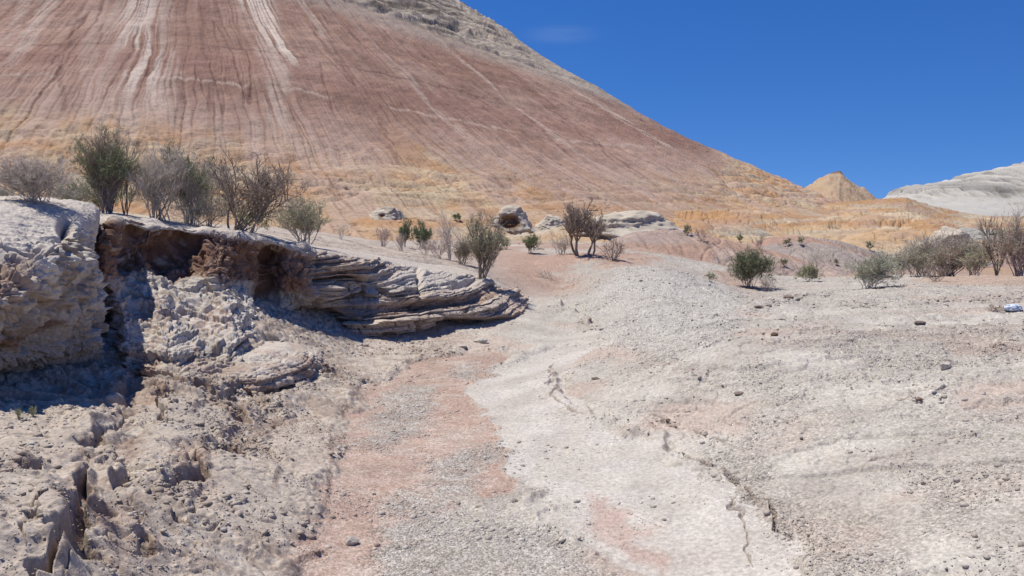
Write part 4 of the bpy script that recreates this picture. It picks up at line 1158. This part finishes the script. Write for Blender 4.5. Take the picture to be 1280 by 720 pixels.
S(506,304,34,18,'narrow upright dark green bush, left of a pair behind the ledges',Y=19,stems=7,kids=(5,4,3),leaf=2200,green=M_DGREEN,wood=M_DARK,up=1,seed=15)
S(529,304,32,28,'rounded dark green bush, right of a pair behind the ledges',Y=19,stems=9,kids=(5,4,3),leaf=3000,green=M_DGREEN,wood=M_DARK,up=.9,seed=16)
S(516,272,18,10,'wispy dark dry plant rising above the pair of dark green bushes',Y=24,stems=3,kids=(3,3),wood=M_DARK,seed=17)
for i,(a,b,h_,w_,t) in enumerate([(478,312,26,30,'dry purplish twig clump above the left end of the white ledge'),(502,316,24,30,'dry purplish twig clump below the narrow green bush'),(530,320,22,36,'dry twig clump below the rounded dark green bush'),(548,326,28,40,'wide dry grey twig clump on the rim of the white ledge')]):
    S(a,b,h_,w_,t,name='dry_twig_clump',Y=15.5-i*.5,stems=14,kids=(4,4),wood=M_PURP,up=.7,seed=20+i,cat='dry plant')
S(562,326,62,34,'tall thin leafless grey stem shrub left of the saxaul',Y=14.3,stems=6,kids=(4,4,3),wood=M_DRY,up=.95,seed=26)
S(576,332,36,50,'dense grey twiggy bush at the left foot of the saxaul',Y=13.8,stems=18,kids=(5,4,3),wood=M_DARK,leaf=500,green=M_DGREEN,up=.7,seed=27)
S(601,346,78,58,'olive green saxaul with upright feathery branches above the layered ledge',Y=12.6,stems=11,kids=(6,5,3),leaf=5600,leaf_top=.3,green=M_OLIVE,wood=M_DARK,up=1.0,thick=1.5,seed=28,curl=.7)
S(571,276,8,8,'tiny green bush high on the yellow slope',stems=5,kids=(3,3),leaf=500,green=M_DGREEN,seed=29)
S(634,312,14,16,'tiny dark tuft to the right of the saxaul crown',Y=19,stems=6,kids=(3,3),leaf=400,green=M_OLIVE,wood=M_DARK,seed=30)
S(663,317,22,28,'small dark green shrub alone on the reddish rise',Y=18,stems=9,kids=(5,4),leaf=1700,green=M_DGREEN,wood=M_DARK,up=.8,seed=31)
S(682,347,11,30,'flattened dry grey tuft on the reddish slope',name='dry_twig_clump',stems=10,kids=(4,3),wood=M_DRY,up=.3,seed=32,cat='dry plant')
S(722,318,66,56,'leafless pale tree with a crooked trunk leaning left',name='bare_tree',Y=17,stems=2,kids=(6,5,4,3),wood=M_DARK,up=.6,thick=3.2,seed=33,lean=-.45,cat='tree',twigr=.8)
S(736,320,62,66,'leafless forked tree leaning right beside its crooked neighbour',name='bare_tree',Y=17,stems=3,kids=(6,5,4,3),wood=M_DARK,up=.6,thick=2.6,seed=34,lean=.5,cat='tree',twigr=.8)
S(702,317,26,34,'pale grey twig bush at the left foot of the leafless trees',Y=17.4,stems=12,kids=(5,4),wood=M_DRY,up=.7,seed=35)
S(766,338,30,44,'tangled heap of dark dead branches right of the leafless trees',name='dead_brush',Y=16.3,stems=12,kids=(5,4),wood=M_DARK,up=.2,thick=1.5,seed=36,cat='dead brush')
S(859,292,13,8,'tiny dark upright bush left of a small dry one on the pink mound',Y=26.5,stems=5,kids=(3,3),leaf=350,green=M_OLIVE,wood=M_DARK,seed=37)
S(877,302,16,24,'small purplish dry bush on the crest of the pink mound',Y=26,stems=9,kids=(4,4),wood=M_PURP,seed=38)
S(925,303,10,10,'tiny dark shrub on the orange dip between the two mounds',stems=5,kids=(3,3),leaf=200,green=M_DGREEN,wood=M_DARK,seed=39)
S(949,312,18,14,'small dry brown shrub at the left end of the grey mound',stems=7,kids=(4,4),wood=M_DARK,seed=40)
S(936,360,46,56,'dark green rounded shrub standing in the gap beside the gravel mound',stems=20,kids=(6,5,3),leaf=7500,green=M_DGREEN,wood=M_DARK,up=.75,seed=41)
S(957,364,18,26,'dry grey skirt of twigs at the right foot of the dark rounded shrub',name='dry_twig_clump',stems=12,kids=(5,4),wood=M_DRY,up=.4,seed=42,cat='dry plant')
S(1011,352,20,32,'small green bush with a flat top on the pale flat',stems=10,kids=(5,4,3),leaf=3000,green=M_OLIVE,seed=43)
S(1014,336,34,32,'thin leafless grey bush behind the small flat-topped green one',Y=21,stems=9,kids=(4,4),wood=M_DRY,up=.9,seed=44)
S(1084,361,44,66,'long soft olive green shrub sprawling over the gravel edge',stems=20,kids=(6,4,3),leaf=7500,green=M_SAGE,wood=M_DRY,up=.6,seed=45,lean=.2)
S(1100,346,26,28,'greener upright clump behind the sprawling olive shrub',Y=18,stems=9,kids=(5,4,3),leaf=3000,green=M_OLIVE,seed=46)
S(1124,347,28,34,'small sage green bush between the olive shrub and the purple thicket',stems=9,kids=(5,4),leaf=1500,green=M_SAGE,wood=M_DRY,seed=47)
S(1150,345,46,66,'dusky twiggy bush forming the left end of the purple thicket',Y=17.5,stems=20,kids=(6,5,3),leaf=2600,green=M_OLIVE,wood=M_DRY,up=.8,seed=48)
S(1185,343,50,80,'widest purplish twiggy bush in the middle of the thicket',Y=17.6,stems=34,kids=(6,5,3),leaf=2600,green=M_SAGE,wood=M_PURP,up=.7,seed=49)
S(1218,343,46,64,'low mixed bush at the foot of the tall bare shrub',Y=17,stems=16,kids=(5,5,3),leaf=3000,green=M_OLIVE,wood=M_DRY,up=.7,seed=50)
S(1170,352,24,40,'low dark reddish brush in front of the purple thicket',name='dry_twig_clump',stems=16,kids=(5,4),wood=M_DARK,up=.5,seed=51,cat='dry plant')
S(1245,342,72,36,'tall crooked leafless shrub left of the one at the right edge',Y=16.5,stems=4,kids=(5,5,4),wood=M_DARK,up=.7,thick=2.2,seed=52,lean=-.3)
S(1272,346,80,60,'tall bare shrub with a green skirt at the right edge of the picture',Y=16,stems=18,kids=(6,5,4),leaf=2600,green=M_OLIVE,wood=M_PURP,up=.7,thick=1.2,seed=53)
for i,(a,b,h_,w_,t) in enumerate([(1088,314,11,12,'tiny olive shrub at the foot of the yellow hills'),(1000,306,9,10,'tiny dry shrub near the crest of the grey mound'),(985,307,8,10,'tiny dry shrub on the red face of the grey mound'),(888,352,12,12,'tiny dark brush at the foot of the ribbed slope'),(980,333,8,14,'low green tuft on the ribbed grey slope'),(1046,332,7,16,'low green tuft right of the leafless grey bush')]):
    S(a,b,h_,w_,t,stems=6,kids=(3,3),leaf=250,green=M_OLIVE,wood=M_DARK,seed=60+i)
S(41,521,13,11,'short brown dead stub on the pale ledge, right of two',name='dead_tuft',stems=14,kids=(3,3),wood=M_OLIVE,up=.9,seed=70,cat='dead plant')
S(23,524,14,10,'short brown dead stub on the pale ledge, left of two',name='dead_tuft',stems=14,kids=(3,3),wood=M_OLIVE,up=.9,seed=71,cat='dead plant')
S(1247,389,9,30,'flat rusty-orange dry grass tuft on the right flat',name='dry_grass_tuft',stems=14,kids=(4,3),wood=plain_mat('rusty_grass', C(176,132,104),.3),up=.2,seed=72,cat='dry plant')

# ------------------------------------------------------------------ stones
import bmesh
M_STONE = earth_mat('stone', 1.5, .2, gravel=False)
def ico(sub):
    bm = bmesh.new(); bmesh.ops.create_icosphere(bm, subdivisions=sub, radius=1)
    V = np.array([v.co[:] for v in bm.verts]); Fq = np.array([[v.index for v in f.verts] for f in bm.faces]); bm.free()
    return V, Fq
I4, I4F = ico(5); I1, I1F = ico(1)
def rock(px, py, w, h, label, col=(196,186,176), seed=0, name='rock', cat='rock', cut=.25, depth=.8, hollow=None, Y=None):
    P, nn = hit(px, py)
    if Y is not None: P = at(px, py, Y=Y)
    kk = 1 if name == 'rock_outcrop' else .8
    W_ = w / F * P[1] / 2 * kk; H_ = h / F * P[1] / 2 * kk
    if kk < 1: col = tuple(min(225, v * 1.12) for v in col)
    r = np.random.default_rng(500 + seed)
    V = I4.copy()
    for _ in range(9):                                    # broken faces
        d = r.normal(size=3); d /= np.linalg.norm(d); k = .62 + .3 * r.random()
        e = V @ d - k; V -= np.maximum(e, 0)[:, None] * d * .9
    o = r.random(3) * 50
    V *= (1 + .14 * fbm3(V[:, 0] * 1.6 + o[0], V[:, 1] * 1.6 + o[1], V[:, 2] * 1.6, 4, seed))[:, None]
    if hollow is not None:
        hd = np.array(hollow[:3]) / np.linalg.norm(hollow[:3])
        dd = V @ hd / np.linalg.norm(V, axis=1)
        dd = dd + .06 * n3(V[:, 0] * 4, V[:, 1] * 4, V[:, 2] * 4, 3)
        V *= (1 - hollow[4] * sm(dd, hollow[3], hollow[3] + .07))[:, None]
    c = mixc(C(*col), C(*[v * .84 for v in col]), np.clip(.5 + fbm3(V[:, 0] * 3, V[:, 1] * 3, V[:, 2] * 3, 3, seed + 5), 0, 1))
    if hollow is not None: c = mixc(c, C(132, 96, 68), sm(dd, hollow[3] - .02, hollow[3] + .05))  # shade inside the hollow put into the rock colour
    if name == 'rock_outcrop':
        q = V.copy()
        V *= (1 + .10 * (strata(q[:, 2] * 5 + .8 * n3(q[:, 0] * 2, q[:, 1] * 2, q[:, 2] * 2, seed), seed + 2) - .5) + .10 * fbm3(q[:, 0] * 4, q[:, 1] * 4, q[:, 2] * 6, 4, seed + 9) + .10 * breaks(q[:, 0], q[:, 1], q[:, 2], 1.3, 3, seed + 20) + .16 * n3(q[:, 0] * 1.4, q[:, 1] * 1.4, q[:, 2] * 1.4, seed + 3))[:, None]
        lowz = np.clip(.25 - V[:, 2], 0, 2)
        V[:, :2] *= (1 + .75 * lowz)[:, None]
    V = V * np.array([W_, W_ * depth, H_])
    V[:, 2] += H_ * (1 - 2 * cut)
    ob = raw_obj(name, V, I4F, M_STONE, c, {'gravel': np.full(len(V), .1)})
    ob.location = P
    tag(ob, label, cat)
    return ob
rock(440,680,23,18,'fist-sized pale stone on the pink wash floor, largest near the camera',seed=1)
rock(39,555,9,5,'small white flat stone on the left clay ledge',(222,216,208),seed=2)
rock(1182,460,18,14,'pale pinkish rounded stone by the rubble edge on the right slope',(206,190,180),seed=3)
rock(1150,404,18,5,'thin dark flat stone on the right flat',(120,104,96),seed=4)
rock(924,493,17,6,'dark flat stone in the middle of the right slope',(138,120,112),seed=5)
rock(1154,605,8,6,'brown pebble alone low on the right slope',(140,122,112),seed=6)
rock(1246,626,6,5,'small brown pebble nearest the right edge, low on the slope',(140,122,112),seed=7)
rock(1002,549,6,5,'small dark pebble above the long crack',(128,112,104),seed=8)
rock(1042,690,5,4,'tiny dark pebble near the bottom edge, right of the long crack',(140,124,116),seed=9)
rock(968,420,12,8,'dark brown stone at the end of a small dirt ledge',(120,92,80),seed=10)
rock(601,428,24,10,'flat grey-white slab lying below the layered ledge',(196,188,180),seed=11,depth=.6)
rock(578,434,16,5,'thin pale slab left of the slab below the ledge',(200,186,176),seed=12)
rock(452,476,12,7,'small grey stone on the left rim of the wash',(176,162,152),seed=13)
rock(467,618,8,5,'small pale pebble on the pink wash left of the grey gravel',(200,190,182),seed=14)
rock(442,557,9,4,'small pale pebble on the left margin of the pink wash',(206,196,190),seed=15)
rock(745,474,16,4,'short dark sliver of stone on the mound foot',(120,104,96),seed=16)
rock(1148,502,12,10,'rusty stone set in the rubble edge of the right slope',(150,116,104),seed=17)
rock(835,527,10,7,'dark clod at the start of the upper crack',(128,106,96),seed=18)
rock(985,372,20,4,'dark broken clod on the rim of the right flat',(130,108,98),seed=19)
rock(948,384,15,4,'brown clod lower down on the rim of the right flat',(140,118,106),seed=20)
# pale knobs on the foot of the mountain
rock(637,284,58,42,'white knob of rock with a big dark hollow in its face',(222,208,190),seed=30,name='rock_outcrop',cat='rock outcrop',hollow=(-.05,-1,.12,.80,.42),cut=.38)
rock(480,270,54,34,'low white rock outcrop with a small dark hole on the slope',(222,208,190),seed=31,name='rock_outcrop',cat='rock outcrop',hollow=(-.05,-1,.35,.95,.35),cut=.6)
rock(688,284,40,26,'small white shoulder of rock right of the hollowed knob',(222,208,190),seed=32,name='rock_outcrop',cat='rock outcrop',cut=.4)
rock(785,292,118,52,'long low grey-white rock outcrop behind the leafless trees',(222,208,190),seed=33,name='rock_outcrop',cat='rock outcrop',cut=.42)
rock(1187,306,70,38,'pale domed rock with a dark rim above the purple thicket',(222,208,190),seed=34,name='rock_outcrop',cat='rock outcrop',cut=.42,hollow=(-.2,-1,.1,.86,.2))
rock(1222,298,90,26,'flat pale rock outcrop right of the domed one',(190,186,178),seed=35,name='rock_outcrop',cat='rock outcrop',cut=.42)
# crumpled plastic
pl = N('thin_plastic', .3, .5); pl.b.inputs['Base Color'].default_value = (.62, .68, .78, 1)
P, _ = hit(1266, 388)
V = I4.copy() * (1 + .5 * fbm3(I4[:, 0] * 2.2, I4[:, 1] * 2.2, I4[:, 2] * 2.2, 3, 77, ridged=True))[:, None] * np.array([.07, .05, .03])
V[:, 2] += .03
ob = raw_obj('plastic_scrap', V, I4F, pl.m, smooth=False); ob.location = P
tag(ob, 'crumpled pale bluish plastic scrap lying on the right flat', 'litter')

# ------------------------------------------------------------------ loose gravel and clods
def scatter(n, seed):
    r = np.random.default_rng(seed)
    rr2 = np.hypot(GP[:, 0], GP[:, 1]); az2 = np.degrees(np.arctan2(GP[:, 0], GP[:, 1]))
    gm = GM
    wgt = (gg * .8 + .25 * gm['left'] * (1 - gm['wash']) + .12 * gm['mound'] + .04) * (rr2 > 2.6) * (rr2 < 15) * (np.abs(az2) < 44)
    wgt = wgt * rr2 ** .9
    wgt = wgt * sm(fbm2(GP[:, 0] * 1.6, GP[:, 1] * 1.6, 3, 400), -.2, .3) ** 1.6
    cdf = np.cumsum(wgt); cdf /= cdf[-1]
    ii = np.searchsorted(cdf, r.random(n))
    C0 = GP[ii] + np.stack([r.normal(size=n) * .008, r.normal(size=n) * .008, np.zeros(n)], -1)
    size = np.minimum(0.0024 + 0.0028 * r.pareto(2.8, n), 0.02)
    size *= (0.8 + .05 * rr2[ii])
    base = I1[None] * (1 + .35 * (r.random((n, 12 if len(I1) == 12 else len(I1), 1)) - .5) * 2 * .6)
    a = r.random(n) * 6.28; ca, sa = np.cos(a), np.sin(a)
    sc = size[:, None] * np.stack([.8 + .5 * r.random(n), .6 + .5 * r.random(n), .4 + .4 * r.random(n)], -1)
    B = base * sc[:, None]
    Xr = B[..., 0] * ca[:, None] - B[..., 1] * sa[:, None]; Yr = B[..., 0] * sa[:, None] + B[..., 1] * ca[:, None]
    Vv = np.stack([Xr, Yr, B[..., 2]], -1) + C0[:, None]
    Vv[..., 2] += (size * .02)[:, None]
    nv = I1.shape[0]
    Fq = (I1F[None] + (np.arange(n) * nv)[:, None, None]).reshape(-1, 3)
    t = r.random(n)
    pal = np.array([C(216,210,204), C(204,194,186), C(184,172,164), C(204,182,168), C(228,224,218), C(150,134,124)])
    pk = pal[np.searchsorted(np.cumsum([.27,.25,.16,.14,.12,.06]), t).clip(0, 5)]
    own = gc[ii]
    cc = .45 * pk + .55 * own * (0.85 + .3 * r.random((n, 1)))
    cc = np.repeat(cc, nv, 0)
    ob = raw_obj('gravel', Vv.reshape(-1, 3), Fq, M_STONE, cc.astype(f32), smooth=False, kind='stuff')
    return ob
gobj = scatter(85000, 5)
def clods(n, seed):
    r = np.random.default_rng(seed)
    x, y = GP[:, 0], GP[:, 1]
    rr2 = np.hypot(x, y); az2 = np.degrees(np.arctan2(x, y))
    w = GM['left'] * (1 - GM['wash']) * (rr2 > 2.6) * (rr2 < 11) * (az2 > -46) * sm(fbm2(x * 1.2, y * 1.2, 3, 410), -.1, .25) * (1 + 2 * GM['rough'])
    bx, by = proj(x, y, GP[:, 2])
    for (x0, y0, x1, y1, s_, k_) in ((1050, 382, 1280, 372, 5, 30), (960, 376, 1040, 366, 4, 30), (930, 392, 1000, 372, 4, 30), (1108, 508, 1195, 485, 5, 14), (800, 440, 890, 470, 12, 7), (1235, 430, 1285, 416, 7, 14), (845, 565, 985, 655, 4, 10), (795, 516, 940, 562, 5, 10), (700, 385, 745, 410, 5, 20), (400, 440, 600, 440, 6, 4)):
        t = np.clip(((bx - x0) * (x1 - x0) + (by - y0) * (y1 - y0)) / ((x1 - x0) ** 2 + (y1 - y0) ** 2), 0, 1)
        d = np.hypot(bx - x0 - t * (x1 - x0), by - y0 - t * (y1 - y0))
        w = w + k_ * .12 * sm(d, s_ * 1.6, 0) * (rr2 < 22) * (rr2 > 3) * sm(n2(x * 3, y * 3, 411), -.2, .2)
    w = w * rr2
    cdf = np.cumsum(w); cdf /= cdf[-1]
    ii = np.searchsorted(cdf, r.random(n))
    C0 = GP[ii]
    size = np.minimum(.0045 + .0048 * r.pareto(2.3, n), .024) * (.75 + .05 * rr2[ii])
    base = I1[None] * (1 + .55 * (r.random((n, len(I1), 1)) - .5))
    base = base + .18 * r.normal(size=base.shape)
    a = r.random(n) * 6.28; ca, sa = np.cos(a), np.sin(a)
    B = base * (size[:, None] * np.stack([.8 + .7 * r.random(n), .6 + .5 * r.random(n), .35 + .45 * r.random(n)], -1))[:, None]
    Vv = np.stack([B[..., 0] * ca[:, None] - B[..., 1] * sa[:, None], B[..., 0] * sa[:, None] + B[..., 1] * ca[:, None], B[..., 2]], -1) + C0[:, None]
    nv = len(I1)
    Fq = (I1F[None] + (np.arange(n) * nv)[:, None, None]).reshape(-1, 3)
    cc = np.repeat(gc[ii] * (.72 + .4 * r.random((n, 1))), nv, 0)
    return raw_obj('rubble', Vv.reshape(-1, 3), Fq, M_STONE, cc.astype(f32), smooth=False, kind='stuff')
clods(15000, 9)
